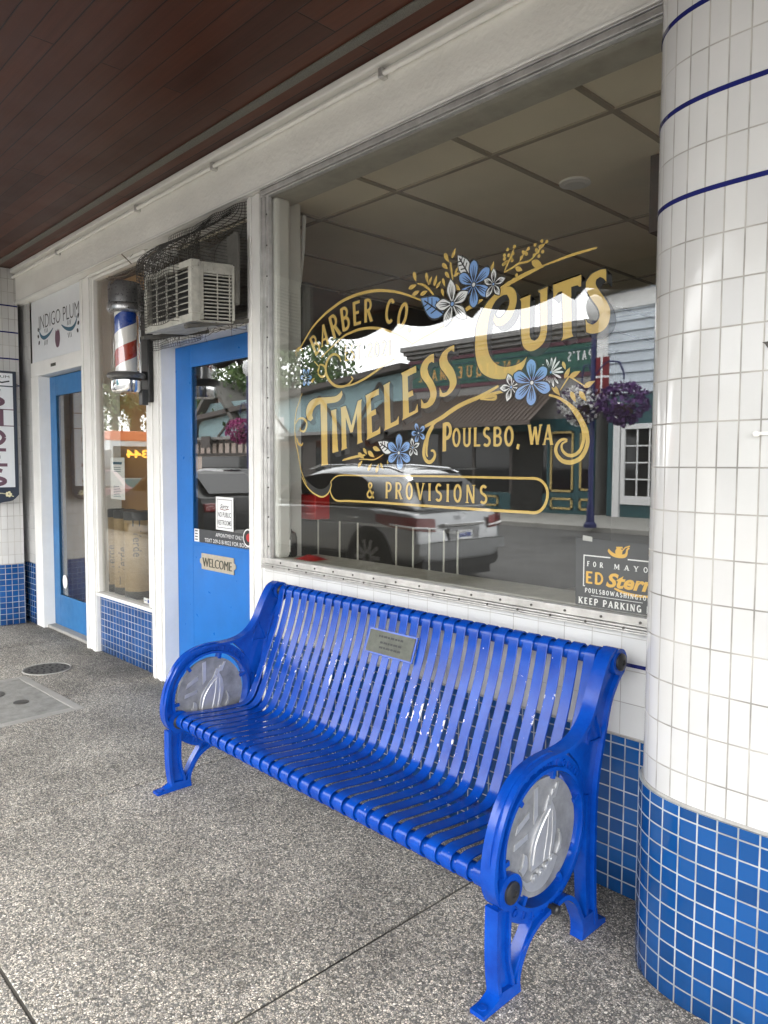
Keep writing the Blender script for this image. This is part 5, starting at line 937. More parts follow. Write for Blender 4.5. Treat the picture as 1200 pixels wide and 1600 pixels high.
    'text': [('OULSBO',[(-1.9425,1.4934),(-1.6442,1.4918),(-1.9434,1.5658)],'line'),('WA',[(-1.5808,1.4948),(-1.4763,1.4936),(-1.5822,1.5665)],'line'),('P',[(-1.9947,1.4757),(-1.9448,1.4796),(-1.9961,1.5885)],'line'),(',',[(-1.6314,1.4916),(-1.6157,1.4914),(-1.6326,1.5602)],'line'),('&',[(-2.4443,1.2736),(-2.3914,1.2735),(-2.4445,1.3455)],'line'),('PROVISIONS',[(-2.3243,1.2768),(-1.7622,1.2743),(-2.3247,1.3478)],'line'),('EST',[(-2.5963,1.8911),(-2.4803,1.8901),(-2.5963,1.9613)],'line'),('2021',[(-2.4439,1.8906),(-2.2897,1.8884),(-2.4442,1.9555)],'line')],
    'arc': [('B',[(-2.7856,1.948),(-2.8346,2.0334)]),('A',[(-2.7338,1.9778),(-2.7501,2.0786)]),('R',[(-2.646,2.0079),(-2.6856,2.1117)]),('B',[(-2.5825,2.0301),(-2.6022,2.1357)]),('E',[(-2.5081,2.0429),(-2.5163,2.1486)]),('R',[(-2.4361,2.0471),(-2.4365,2.1474)]),('C',[(-2.3085,2.0229),(-2.2933,2.124)]),('O',[(-2.2388,1.9971),(-2.207,2.0946)])],
    'dot': [(-2.1835,1.9804),(-2.1835,1.9717)],
}

def lettering():
    t = thing('window_lettering', (-2.1, .016, 1.25), 'gold barber shop lettering with blue and white flowers on the large window', 'window lettering')
    Y = .0162
    fn = lambda a, b, c=0.0: (a, Y + .0012 - c, b)        # c grows towards the street
    gold, blk = MB(), MB()
    for pts in DECAL['big']:
        p = cr(pts, True, 5, 42); gold.flat(p, fn, .0010); n = len(p)
        ribbon(blk, p + p[:2], .011, fn, .0007)
        dx, dz = .021, -.021
        for k in range(n):                                  # drop shadow: the outline swept down and to the right
            a, b = p[k], p[(k + 1) % n]; blk.add([fn(a[0], a[1], .0004), fn(b[0], b[1], .0004), fn(b[0] + dx, b[1] + dz, .0004), fn(a[0] + dx, a[1] + dz, .0004)], [(0, 1, 2, 3)])
    gold.build('headline_letters', M['gold'], t, keep=True); blk.build('letter_shadow', M['ink'], t, keep=True)
    gold, blk = MB(), MB()
    for s, (b0, b1, tl), kind in DECAL['text']:
        h = math.hypot(tl[0] - b0[0], tl[1] - b0[1]); w = math.hypot(b1[0] - b0[0], b1[1] - b0[1]); ex = ((b1[0] - b0[0]) / w, (b1[1] - b0[1]) / w)
        loc = lambda a, b, c=0.0, b0=b0, ex=ex: fn(b0[0] + ex[0] * a - ex[1] * b * 0, b0[1] + ex[1] * a + b, c)
        est = s in ('EST', '2021')
        tr = .20 if s == 'PROVISIONS' else .09
        if not est: serif_text(gold, s, loc, h, w, .165, .08, .0010, track=tr)
        else: serif_text(gold, s, loc, h, w, .12, .06, .0010, track=.1)
        serif_text(blk, s, loc, h, w, .165, .10, .0005, .055, track=tr if not est else .1)
    for ch, (b, tp) in DECAL['arc']:
        u = Vector((tp[0] - b[0], tp[1] - b[1])); h = u.length; u = u / h; r = Vector((u.y, -u.x)); w = h * .56
        loc = lambda a, bb, c=0.0, b=b, u=u, r=r, w=w: fn(b[0] + r.x * (a - w / 2) + u.x * bb, b[1] + r.y * (a - w / 2) + u.y * bb, c)
        serif_text(gold, ch, loc, h, w, .16, .07, .0010); serif_text(blk, ch, loc, h, w, .16, .09, .0005, .06)
    (dc, dr) = DECAL['dot']; gold.flat(circ(dc[0], dc[1], abs(dc[1] - dr[1]), 14), fn, .001); blk.flat(circ(dc[0], dc[1], abs(dc[1] - dr[1]) * 1.35, 14), fn, .0005)
    gold.build('small_letters', M['gold'], t, keep=True); blk.build('small_letter_edge', M['ink'], t, keep=True)
    sc = MB()
    for i, (w, pts) in enumerate(DECAL['strokes']): ribbon(sc, cr(pts, False, 6, 70), w, fn, .0009 + .00002 * (i % 7), .55)
    sc.build('scrollwork', M['gold'], t, keep=True)
    kb = MB()
    for pts in DECAL['black']: kb.flat(cr(pts, True, 4, 60), fn, .0006)
    kb.build('scroll_fill', M['ink'], t, keep=True)
    lv = MB()
    def leafpts(a, b, wf, n=9):
        a, b = Vector(a), Vector(b); d = b - a; q = Vector((-d.y, d.x)) * wf; up_, dn = [], []
        for k in range(n + 1):
            s = k / n; wv = math.sin(math.pi * s ** .8) * .5 * (1.02 - .25 * s); up_.append(a + d * s + q * wv); dn.append(a + d * s - q * wv)
        return [(v.x, v.y) for v in up_ + dn[-2:0:-1]]
    for a, b, wf in DECAL['leaves']: lv.flat(leafpts(a, b, wf * 1.1), fn, .0011)
    for c, r in DECAL['berries']: lv.flat(circ(c[0], c[1], r, 12), fn, .00115)
    lv.build('gold_leaves', M['gold'], t, keep=True)
    lay = .0014
    for a, b, wf, col in DECAL['cleaves']:
        o = MB(); o.flat(leafpts(a, b, wf * 1.7), fn, lay); o = o.build('leaf', M['petal_blue' if col == 'b' else 'petal_white'], t, keep=True)
        k = MB(); A, B = Vector(a), Vector(b); d = B - A; k.flat(leafpts(A - d * .05, B + d * .05, wf * 1.85), fn, lay - .0003)
        ribbon(k, [tuple(A), tuple(A + d * .85)], .006, fn, lay + .0002)
        for s in (.3, .5, .68):
            for sg in (1, -1): p = A + d * s; q = p + d * .13 + Vector((-d.y, d.x)) * .19 * sg; ribbon(k, [tuple(p), tuple(q)], .005, fn, lay + .0003)
        k.build('line_work', M['ink'], o, keep=True)
    for i, (c, Rv, n, rot, col, wf) in enumerate(DECAL['flowers']):
        lay += .00045; C = Vector(c); pet, ln, vein, mid = MB(), MB(), MB(), MB(); pr = random.Random(i)
        for k in range(n):
            an = R(rot + 360 * k / n + pr.uniform(-5, 5)); d = Vector((math.cos(an), math.sin(an))); Lk = Rv * pr.uniform(.92, 1.06); q = Vector((-d.y, d.x)); w = Rv * wf * (1.0 if n < 10 else .8)
            prof = [(.06, .10), (.25, .42), (.5, .86), (.7, 1.0), (.86, .82), (.96, .42), (1.0, .0)] if (col == 'b' or n > 10) else [(.06, .10), (.25, .50), (.5, .98), (.68, .92), (.85, .52), (1.0, 0)]
            def shape(g): 
                a = [C + d * Lk * (s * (1 + (g if s > .9 else 0) * .06)) + q * (w * v / 1.0 * .62 + (g * .0055 if v > 0 else 0)) for s, v in prof]; b = [C + d * Lk * s - q * (w * v * .62 + g * .0055) for s, v in reversed(prof[:-1])]
                return cr([(v.x, v.y) for v in a + b], True, 3, 65)
            pet.flat(shape(0), fn, lay + .00002 * k); ln.flat(shape(1), fn, lay - .0001)
            for o in ((-.28, 0, .28) if n < 10 else (0,)):
                ribbon(vein, [tuple(C + d * Lk * .12), tuple(C + d * Lk * .35 + q * w * o * .6), tuple(C + d * Lk * (.72 if o else .80) + q * w * o)], .0045, fn, lay + .00018, .6)
        o = pet.build('flower', M['petal_blue' if col == 'b' else 'petal_white'], t, keep=True); ln.build('petal_edge', M['ink'], o, keep=True)
        mid.flat(circ(c[0], c[1], Rv * .13, 14), fn, lay + .0002); vein.add(mid.v, mid.f); vein.build('line_work', M['ink'], o, keep=True)
        MB().flat(circ(c[0], c[1], Rv * .085, 14), fn, lay + .00025).build('eye', M['petal_blue' if col == 'w' else 'petal_white'], o, keep=True)
lettering()

# ------------------------------------------------------------------ election sign in the window corner
def mayor():
    x0, x1, z0, z1 = -1.372, -.93, .944, 1.172; t = thing('campaign_sign', (-1.15, .013, .944), 'black campaign sign with gold lettering in the lower corner of the large window', 'sign')
    f = place((x0, .0135, z0), (1, 0, 0), (0, 0, 1)); w, h = x1 - x0, z1 - z0
    MB().prism([(0, 0), (w, 0), (w + .0, h), (-.004, h + .004)], f, -.002, 0).build('panel', M['charcoal'], t)
    wh, gd = MB(), MB(); L = .0006
    for a in (((.028, .068), (.028, .172), (.032, .172), (.032, .068)), ((.028, .172), (.128, .172), (.128, .176), (.028, .176)), ((.19, .172), (.42, .172), (.42, .176), (.19, .176)), ((.028, .068), (.036, .068), (.036, .072), (.028, .072)), ((.414, .068), (.418, .068), (.418, .172), (.414, .172))): wh.flat(list(a), f, L)
    P = lambda dx, dz: (lambda a, b, c=0.0: f(a + dx, b + dz, c + L))
    serif_text(wh, 'FOR', P(.042, .138), .017, .060, .2, .12, track=.5); serif_text(wh, 'MAYOR', P(.142, .138), .017, .150, .2, .12, track=.5)
    serif_text(gd, 'ED', P(.036, .080), .040, .070, .22, .1)
    sans_text(gd, 'Stern', P(.114, .078), .046, .168, .035, shear=.28)
    ribbon(gd, cr([(.145, .074), (.18, .064), (.22, .060), (.28, .062)]), .010, f, L, .5)
    serif_text(wh, 'POULSBO', P(.036, .048), .015, .090, .2, .12, track=.15); serif_text(wh, 'WASHINGTON', P(.130, .048), .015, .142, .2, .12, track=.15)
    wh.flat([(.06, .0385), (.245, .0385), (.245, .0402), (.06, .0402)], f, L)
    serif_text(wh, 'KEEP PARKING FREE', P(.012, .008), .022, .318, .22, .12, track=.14)
    # little ship emblem
    gd.flat(cr([(.118, .196), (.126, .186), (.138, .179), (.156, .176), (.178, .178), (.188, .188), (.190, .204), (.196, .210), (.192, .214), (.184, .206), (.182, .196), (.176, .190), (.16, .188), (.142, .190), (.128, .198), (.122, .204)], True, 3, 70), f, L); gd.flat(circ(.158, .196, .013, 16), f, L + .0002); gd.flat([(.148, .207), (.172, .208), (.170, .214), (.148, .212)], f, L); ribbon(gd, [(.168, .198), (.180, .212), (.196, .218)], .004, f, L)
    wh.build('white_lettering', M['paper'], t, keep=True); gd.build('gold_lettering', M['amber'], t, keep=True)
    for a in (.024, .30): MB().prism([(a, h - .004), (a + .036, h - .006), (a + .036, h + .010), (a, h + .014)], f, .0004, .001).build('tape', M['tape'], t)
M['amber'] = paint('amber_print', (.72, .42, .06), .45, var=.04); M['tape'] = paint('clear_tape', (.45, .45, .43), .25)
mayor()

# ------------------------------------------------------------------ projecting SHOES sign by the left pier
def shoes():
    X = -6.80; t = thing('shoe_shop_sign', (X, -.3, 1.06), 'narrow navy and white hanging sign with plum letters reading SHOES', 'sign')
    f = place((X, -.285, 1.055), (0, 1, 0), (0, 0, 1)); w, h = .215, 1.15
    MB().prism(cr([(-w, h), (w, h), (w, .10), (w * .75, .05), (w * .35, .035), (0, 0), (-w * .35, .035), (-w * .75, .05), (-w, .10)], True, 3, 40), f, -.02, .0).build('board', M['navy_sign'], t, bevel=.004)
    m = MB(); m.flat([(-w + .025, .165), (w - .030, .165), (w - .030, h - .135), (-w + .025, h - .135)], f, .0006); m.flat([(-w + .025, h - .125), (w - .030, h - .125), (w - .030, h - .02), (-w + .025, h - .02)], f, .0006); m.build('white_panel', M['sign_white'], t)
    m = MB(); zz = h - .30
    for ch in 'SHOES': serif_text(m, ch, place(f(-.165, zz), (0, 1, 0), (0, 0, 1)), .145, .315, .26, .16, .0015, sx=1.5); zz -= .168
    m.build('letters', M['plum'], t)
    m = MB(); sans_text(m, 'INDIGO PLUM', place(f(-.005, h - .06), (0, 1, 0), (0, 0, 1)), .022, .33, 0, .0015, align='C'); m.flat(circ(-.0, h - .095, .018, 12), f, .0012); ribbon(m, [(.04, h - .09), (.1, h - .10), (.16, h - .085)], .012, f, .0012); ribbon(m, [(-.04, h - .09), (-.1, h - .10), (-.16, h - .085)], .012, f, .0012); m.build('small_print', M['ink'], t)
    m = MB()
    for a, b in ((-.1, .10), (.02, .09), (.13, .105)):
        for k in range(5): an = 2 * math.pi * k / 5; m.flat(circ(a + .016 * math.cos(an), b + .016 * math.sin(an), .011, 8), f, .001 + .0001 * k)
    ribbon(m, cr([(-.16, .09), (-.05, .075), (.06, .115), (.17, .085)]), .006, f, .0009); m.build('flower_trim', M['cream'], t)
    m = MB(); m.bar((X - .01, -.30, 2.215), (X - .01, -.30, 3.1), .015, .015); m.bar((X - .01, -.08, 2.1), (X - .2, .0, 2.1), .02, .02); m.build('hanger', M['black_metal'], t)
shoes()
# ------------------------------------------------------------------ the street that the glass reflects
def suv(tx, cyy, zr):
    t = thing('parked_suv', (tx - 2.3, cyy, zr), 'silver estate car parked at the kerb facing away along the street', 'car')
    def P(s, w, z): return (tx - s, cyy + w, zr + z)
    def loft(st, name, mat, **k):
        mb = MB(); n = len(st[0][1])
        for s_off, sec in st:
            for (s, w, z) in sec: mb.v.append(P(s, w, z))
        for i in range(len(st) - 1):
            for k2 in range(n): mb.f.append((i * n + k2, i * n + (k2 + 1) % n, (i + 1) * n + (k2 + 1) % n, (i + 1) * n + k2))
        mb.f += [tuple(range(n)), tuple((len(st) - 1) * n + q for q in range(n))]
        o = mb.build(name, mat, t, smooth='all'); sb = o.modifiers.new('sub', 'SUBSURF'); sb.levels = 2; sb.render_levels = 2; return o
    def sec(s, hw, zb, zt, rake=0.0):       # lower body section
        r = []
        for a, b in ((-.80, 0), (-.97, .10), (-1.0, .45), (-.985, .72), (-.94, .95), (-.88, 1.0), (-.4, 1.02), (0, 1.03), (.4, 1.02), (.88, 1.0), (.94, .95), (.985, .72), (1.0, .45), (.97, .10), (.80, 0), (0, 0)): r.append((s - rake * b, hw * a, zb + (zt - zb) * b))
        return (s, r)
    loft([sec(.02, .70, .36, .62), sec(.03, .82, .34, .66), sec(.10, .90, .30, .98), sec(.22, .925, .26, 1.02), sec(.6, .94, .22, 1.05), sec(1.3, .945, .20, 1.06), sec(2.4, .94, .20, 1.04), sec(3.4, .93, .22, 1.02), sec(3.9, .92, .25, .96), sec(4.5, .86, .30, .84), sec(4.72, .74, .36, .70)], 'body', M['car'])
    def gsec(s, hb, ht, zt, zb=1.0):
        r = []
        for a, b in ((-1, 0), (-.97, .35), (-.93, .75), (-.84, .95), (-.5, 1.03), (0, 1.05), (.5, 1.03), (.84, .95), (.93, .75), (.97, .35), (1, 0), (0, 0)): w = hb + (ht - hb) * b; r.append((s, w * a, zb + (zt - zb) * b))
        return (s, r)
    loft([gsec(.16, .82, .66, 1.08), gsec(.28, .86, .64, 1.24), gsec(.52, .885, .645, 1.44), gsec(.72, .895, .65, 1.555), gsec(1.3, .90, .665, 1.60), gsec(2.1, .90, .665, 1.605), gsec(2.6, .90, .655, 1.57), gsec(3.1, .89, .66, 1.32), gsec(3.5, .88, .70, 1.05)], 'greenhouse', M['car'])
    # glass: side windows and the tailgate window, each set just proud of the shell
    for sg in (1, -1):
        def W_(s, z, o=.006): b = (z - 1.0) / .58; return P(s, sg * (.905 + (.70 - .905) * b + o + .018 * math.sin(math.pi * min(1, max(0, b)))), z)
        outl = cr([(.86, 1.13), (.98, 1.30), (1.25, 1.44), (1.7, 1.485), (2.3, 1.47), (2.75, 1.34), (3.1, 1.10), (2.6, 1.075), (1.2, 1.075)], True, 5, 60); m = MB(); m.flat(outl, lambda a, b, c=0.0: W_(a, b)); m.build('side_window', M['car_glass'], t, keep=True)
        m = MB(); ribbon(m, [(a, b) for a, b in outl] + [outl[0]], .022, lambda a, b, c=0.0: W_(a, b, .010)); m.build('window_trim', M['chrome'], t)
        MB().tube([P(.62, sg * .58, 1.52), P(.85, sg * .60, 1.585), P(1.6, sg * .61, 1.625), P(2.4, sg * .60, 1.61), P(2.65, sg * .59, 1.56)], .014, 8).build('roof_rail', M['chrome'], t, smooth=True)
        # tail lamp wrapping the corner
        q = MB(); pts = [(.62, .90, .945), (.60, .86, .965), (.30, .80, .93), (.12, .79, .80), (.06, .83, .62), (.05, .80, .40)]
        up_ = [P(s, sg * (w + .008), .965 - .05 * i / 5) for i, (s, w, _) in enumerate([(.78, .945, 0), (.50, .945, 0), (.26, .935, 0), (.095, .895, 0), (.045, .70, 0), (.04, .55, 0)])]; dn = [P(s, sg * (w + .008), .86 - .045 * (i > 0) - .015 * i) for i, (s, w, _) in enumerate([(.76, .948, 0), (.50, .950, 0), (.25, .94, 0), (.09, .90, 0), (.035, .72, 0), (.03, .55, 0)])]
        q.add(up_ + dn, [(i, i + 1, i + 7, i + 6) for i in range(5)]); o = q.build('tail_lamp', M['tail_red'], t, smooth='all')
        m = MB(); m.tube([Vector(a) * .25 + Vector(b) * .75 + Vector((.006, 0, 0)) for a, b in zip(up_[1:], dn[1:])], .014, 6); m.build('lamp_bar', M['paper'], o)
        for s in (.92, 3.72):
            w = MB(); w.lathe([(.20, -.10), (.345, -.10), (.36, -.07), (.36, .07), (.345, .10), (.24, .105), (.225, .06), (.05, .07)], P(s, sg * .82, .36), 40, 'y'); wh = w.build('wheel', M['tyre'], t, smooth=35)
            m = MB()
            for k in range(10): a = k * math.pi / 5; m.bar(P(s + .05 * math.cos(a), sg * .90, .36 + .05 * math.sin(a)), P(s + .24 * math.cos(a), sg * .91, .36 + .24 * math.sin(a)), .045, .03, (0, 1, 0))
            m.build('rim', M['steel'], wh)
            m = MB(); m.prism(circ(s, .37, .425, 30), lambda a, b, c: P(a, sg * c, b), .80, .952); m.build('wheel_arch', M['plastic'], t)
            MB().prism(circ(s, .36, .37, 30), lambda a, b, c: P(a, sg * c, b), .80, .958).build('tyre_face', M['tyre'], wh); m = MB()
            for k in range(10): a = k * math.pi / 5; m.bar(P(s + .05 * math.cos(a), sg * .965, .36 + .05 * math.sin(a)), P(s + .25 * math.cos(a), sg * .965, .36 + .25 * math.sin(a)), .05, .012, (0, 1, 0))
            m.build('rim', M['steel'], wh)
        MB().bar(P(2.05, sg * .955, .90), P(2.27, sg * .955, .90), .03, .03).build('door_handle', M['chrome'], t, bevel=.006); MB().bar(P(1.12, sg * .96, .90), P(1.34, sg * .96, .90), .03, .03).build('door_handle', M['chrome'], t, bevel=.006)
        MB().bar(P(1.4, sg * .952, .30), P(3.2, sg * .952, .30), .02, .16, (0, 0, 1)).build('sill_trim', M['plastic'], t, bevel=.01)
    m = MB(); m.add([P(.135, -.66, 1.055), P(.135, .66, 1.055), P(.575, .52, 1.485), P(.575, -.52, 1.485), P(.31, .60, 1.27), P(.31, -.60, 1.27)], [(0, 1, 4, 5), (5, 4, 2, 3)]); m.v = [(a + .022, b, c + .022) for a, b, c in m.v]; m.build('rear_window', M['car_glass'], t, smooth='all')
    m = MB(); m.prism(cr([(-.62, .0), (.62, .0), (.60, .07), (-.60, .07)], True, 3, 30), lambda a, b, c: P(.42 - b * 2.0 + c, a, 1.56 + b * .3), -.03, .0); m.build('roof_spoiler', M['car'], t)
    m = MB(); m.prism([(-.40, .80), (.40, .80), (.42, .845), (-.42, .845)], lambda a, b, c: P(-c, a, b), -.05, .012); m.build('tailgate_bar', M['chrome'], t, bevel=.006)
    m = MB(); m.prism([(-.30, .60), (.30, .60), (.32, .78), (-.32, .78)], lambda a, b, c: P(-c, a, b), -.02, .0); m.build('plate_recess', M['car'], t)
    m = MB(); m.prism([(-.155, .62), (.155, .62), (.155, .75), (-.155, .75)], lambda a, b, c: P(-c, a, b), 0, .010); pl = m.build('number_plate', M['paper'], t); m = MB()
    for k in range(6): m.flat([(-.12 + .042 * k, .65), (-.09 + .042 * k, .65), (-.09 + .042 * k, .71), (-.12 + .042 * k, .71)], lambda a, b, c=0.0: P(-.0115, a, b))
    m.build('plate_mark', M['stripe_blue'], pl)
    m = MB(); m.tube([P(.045, .055 * math.cos(a), .94 + .042 * math.sin(a)) for a in [k * math.pi / 10 for k in range(20)]], .007, 6, True); m.tube([P(.045, -.02, .965), P(.045, -.012, .925), P(.045, .025, .928)], .006, 5); m.build('emblem', M['chrome'], t)
    m = MB(); m.prism(cr([(-.80, .30), (-.70, .22), (.70, .22), (.80, .30), (.78, .40), (-.78, .40)], True, 3, 40), lambda a, b, c: P(.20 - c, a, b), 0, .16); m.build('lower_bumper', M['plastic'], t, bevel=.03)
    m = MB(); m.prism(cr([(-.91, .45), (.91, .45), (.90, .60), (.55, .615), (-.55, .615), (-.90, .60)], True, 3, 40), lambda a, b, c: P(.30 - c * (1 - .10 * (a / .9) ** 4), a * .98, b), 0, .335); m.build('bumper', M['car'], t, smooth=50, bevel=.05)
    m = MB(); m.add([P(.08, -.66, .1), P(.08, .66, .1), P(4.5, .66, .1), P(4.5, -.66, .1), P(.08, -.66, .3), P(.08, .66, .3), P(4.5, .66, .3), P(4.5, -.66, .3)], [(0, 1, 2, 3), (4, 5, 6, 7), (0, 1, 5, 4), (1, 2, 6, 5), (2, 3, 7, 6), (3, 0, 4, 7)]); m.build('underbody', M['plastic'], t)
suv(-6.55, -5.55, -.20)

FY = -18.0      # facade line across the street
fx = lambda a, b, c=0.0: (a, FY + c, b)
def wordy(m, s, x0, x1, z, h, c=.06):        # lettering that reads from the street: its x axis runs towards -x
    f = place((max(x0, x1), FY + c, z), (-1, 0, 0), (0, 0, 1)); serif_text(m, s, f, h, abs(x1 - x0), .2, .12, track=.25)
def antique():
    t = thing('antique_shop_building', (-15.8, FY - 4, -.08), 'grey corniced shop across the street with a green signboard over a brown metal awning', 'building')
    MB().box(-19.83, -11.9, FY - 8, FY, -.08, 5.55).build('wall', M['grey_cornice'], t)
    m = MB(); m.box(-19.95, -11.85, FY - .3, FY + .40, 5.62, 5.80); m.box(-19.90, -11.85, FY - .2, FY + .28, 5.50, 5.62); m.box(-19.86, -11.85, FY - .2, FY + .14, 5.36, 5.50); m.build('cornice', M['grey_cornice'], t, bevel=.02)
    m = MB(); m.box(-19.83, -11.9, FY, FY + .06, 5.18, 5.30); m.box(-19.83, -11.9, FY, FY + .04, 4.16, 4.28); m.build('trim_band', M['maroon'], t)
    S = MB().box(-19.6, -11.92, FY + .002, FY + .05, 4.30, 5.16).build('signboard', M['green_sign'], t)
    m = MB(); m.box(-19.6, -11.92, FY + .05, FY + .075, 4.98, 5.02); m.box(-19.6, -11.92, FY + .05, FY + .075, 4.42, 4.45); m.build('sign_rule', M['teal_dark'], S)
    m = MB(); wordy(m, 'ANTIQUE', -17.4, -14.6, 4.50, .40); wordy(m, 'MALL', -19.3, -17.9, 4.50, .40); m.build('sign_lettering', M['gold_dull'], S)
    m = MB(); wordy(m, "PAT'S", -12.9, -12.05, 4.66, .28); m.build('sign_lettering', M['paper'], S)
    m = MB(); n = 46
    for k in range(n):
        x0 = -21.2 + 8.0 * k / n; x1 = x0 + 8.0 / n
        m.add([(x0, FY + .05, 3.86), (x1, FY + .05, 3.86), (x1, FY + 1.6, 2.78), (x0, FY + 1.6, 2.78)], [(0, 1, 2, 3)]); m.bar((x0, FY + .05, 3.875), (x0, FY + 1.6, 2.795), .05, .05)
    m.box(-21.2, -13.2, FY + 1.56, FY + 1.62, 2.66, 2.80); m.build('awning', M['awning'], t)
    m = MB(); m.box(-19.8, -13.6, FY + .02, FY + .06, .55, 2.55); m.build('shop_window', M['car_glass'], t)
    m = MB(); m.box(-19.83, -11.9, FY + .0, FY + .07, -.08, .52); m.box(-13.6, -11.9, FY + .0, FY + .06, .52, 2.9); m.box(-19.83, -13.6, FY, FY + .06, 2.55, 2.9); m.build('lower_front', M['teal_dark'], t)
    m = MB()
    for x0, x1, z0, z1 in ((-13.46, -12.62, .60, 2.5), (-13.44, -12.62, .05, .42), (-12.40, -11.98, .66, 2.5), (-12.40, -11.98, .05, .42), (-16.2, -15.5, .05, .42), (-17.6, -16.9, .05, .42)):
        for a in ((x0, x1, z0, z0 + .07), (x0, x1, z1 - .07, z1), (x0, x0 + .07, z0, z1), (x1 - .07, x1, z0, z1)): m.box(a[0], a[1], FY + .07, FY + .10, a[2], a[3])
    m.build('panel_trim', M['yellow_trim'], t); m = MB(); m.box(-13.39, -12.69, FY + .062, FY + .075, .67, 2.43); m.box(-12.33, -12.05, FY + .062, FY + .075, .73, 2.43); m.build('shop_window', M['car_glass'], t)
    m = MB()
    for x in (-18.2, -16.6, -15.0): m.box(x - .06, x + .06, FY + .06, FY + .09, .5, 2.6)
    m.build('mullion', M['timber'], t)
    m = MB(); m.box(-15.0, -13.75, FY + .05, FY + .08, -.08, 2.45); m.build('door', M['dark'], t)
antique()
def teal_hall():
    t = thing('teal_hall_building', (-27, FY - 4, -.08), 'pale teal hall across the street with dark diagonal timbers under a flat roof', 'building')
    MB().box(-36, -19.84, FY - 7, FY, 2.75, 4.62).build('wall', M['teal_wall'], t); MB().box(-36, -19.84, FY - 7, FY - .4, -.08, 2.75).build('lower_wall', M['timber'], t)
    m = MB(); m.prism([(-19.84, 5.02), (-36, 3.72), (-36, 3.95), (-19.84, 5.24)], lambda a, b, c: (a, c, b), FY - 7, FY + .5); m.build('roof', M['timber'], t)
    m = MB(); m.prism([(-19.84, 5.0), (-36, 3.7), (-36, 2.8), (-19.84, 2.8)], lambda a, b, c: (a, c, b), FY - .2, FY + .02); m.build('gable_wall', M['teal_wall'], t)
    m = MB()
    for xc, w, z in ((-21.45, 1.5, 4.65), (-25.2, 1.5, 4.35), (-28.9, 1.4, 4.1), (-32.6, 1.4, 3.8)):
        for sg in (-1, 1): m.bar((xc, FY + .05, z), (xc + sg * w, FY + .05, 2.85), .12, .06, (0, 1, 0))
    m.build('timber_brace', M['timber'], t); MB().box(-36, -19.84, FY, FY + .12, 2.72, 2.86).build('ledge', M['grey_cornice'], t)
    m = MB()
    for k in range(5): m.box(-35 + 3.0 * k, -33 + 3.0 * k, FY - .42, FY - .38, .5, 2.5)
    m.build('shop_window', M['car_glass'], t); MB().box(-28.6, -27.8, FY + .02, FY + .05, 2.6, 3.6).build('wall_panel', M['paper'], t)
teal_hall()
def siding_house():
    t = thing('siding_house', (-9, FY - 3, -.08), 'pale blue lap sided house across the street with white corner boards', 'building')
    m = MB(); x0, x1 = -11.55, -2.5
    MB().box(x0 + .05, x1, FY - 7, FY - .1, -.08, 6.3).build('wall', M['siding'], t)
    z = 3.55
    while z < 6.3: m.add([(x0, FY + .07, z), (x1, FY + .07, z), (x1, FY + .0, z + .30), (x0, FY + .0, z + .30), (x0, FY - .1, z), (x1, FY - .1, z)], [(0, 1, 2, 3), (4, 5, 1, 0)]); z += .30
    m.build('siding', M['siding'], t, keep=True); m = MB(); m.box(x0 - .34, x0 + .02, FY - .1, FY + .07, 3.4, 6.2); m.box(x0 - .34, x1, FY - .1, FY + .10, 6.0, 6.45); m.build('corner_board', M['paper'], t)
    m = MB(); m.prism([(x0 - .5, 6.45), (x1, 7.4), (x1, 7.6), (x0 - .5, 6.62)], lambda a, b, c: (a, c, b), FY - 7, FY + .4); m.build('roof', M['roof_shingle'], t)
    MB().box(x0 + .06, x1, FY - .08, FY + .02, -.08, 3.5).build('lower_wall', M['teal_dark'], t)
    m = MB(); W_ = ((-10.90, -9.4, .55, 2.5),)
    for a in W_:
        m.box(a[0] - .12, a[0], FY + .02, FY + .10, a[2] - .25, a[3] + .15); m.box(a[1], a[1] + .12, FY + .02, FY + .10, a[2] - .25, a[3] + .15); m.box(a[0], a[1], FY + .02, FY + .12, a[2] - .25, a[2]); m.box(a[0], a[1], FY + .02, FY + .10, a[3], a[3] + .15)
        for k in range(1, 4): m.box(a[0] + (a[1] - a[0]) * k / 4 - .02, a[0] + (a[1] - a[0]) * k / 4 + .02, FY + .02, FY + .07, a[2], a[3])
        for k in range(1, 4): m.box(a[0], a[1], FY + .021, FY + .069, a[2] + (a[3] - a[2]) * k / 4 - .02, a[2] + (a[3] - a[2]) * k / 4 + .02)
    m.box(-11.25, -11.05, FY + .02, FY + .14, -.08, 3.3); fr = m.build('window', M['paper'], t); MB().box(-10.9, -9.4, FY + .021, FY + .03, .55, 2.5).build('pane', M['car_glass'], fr)
siding_house()
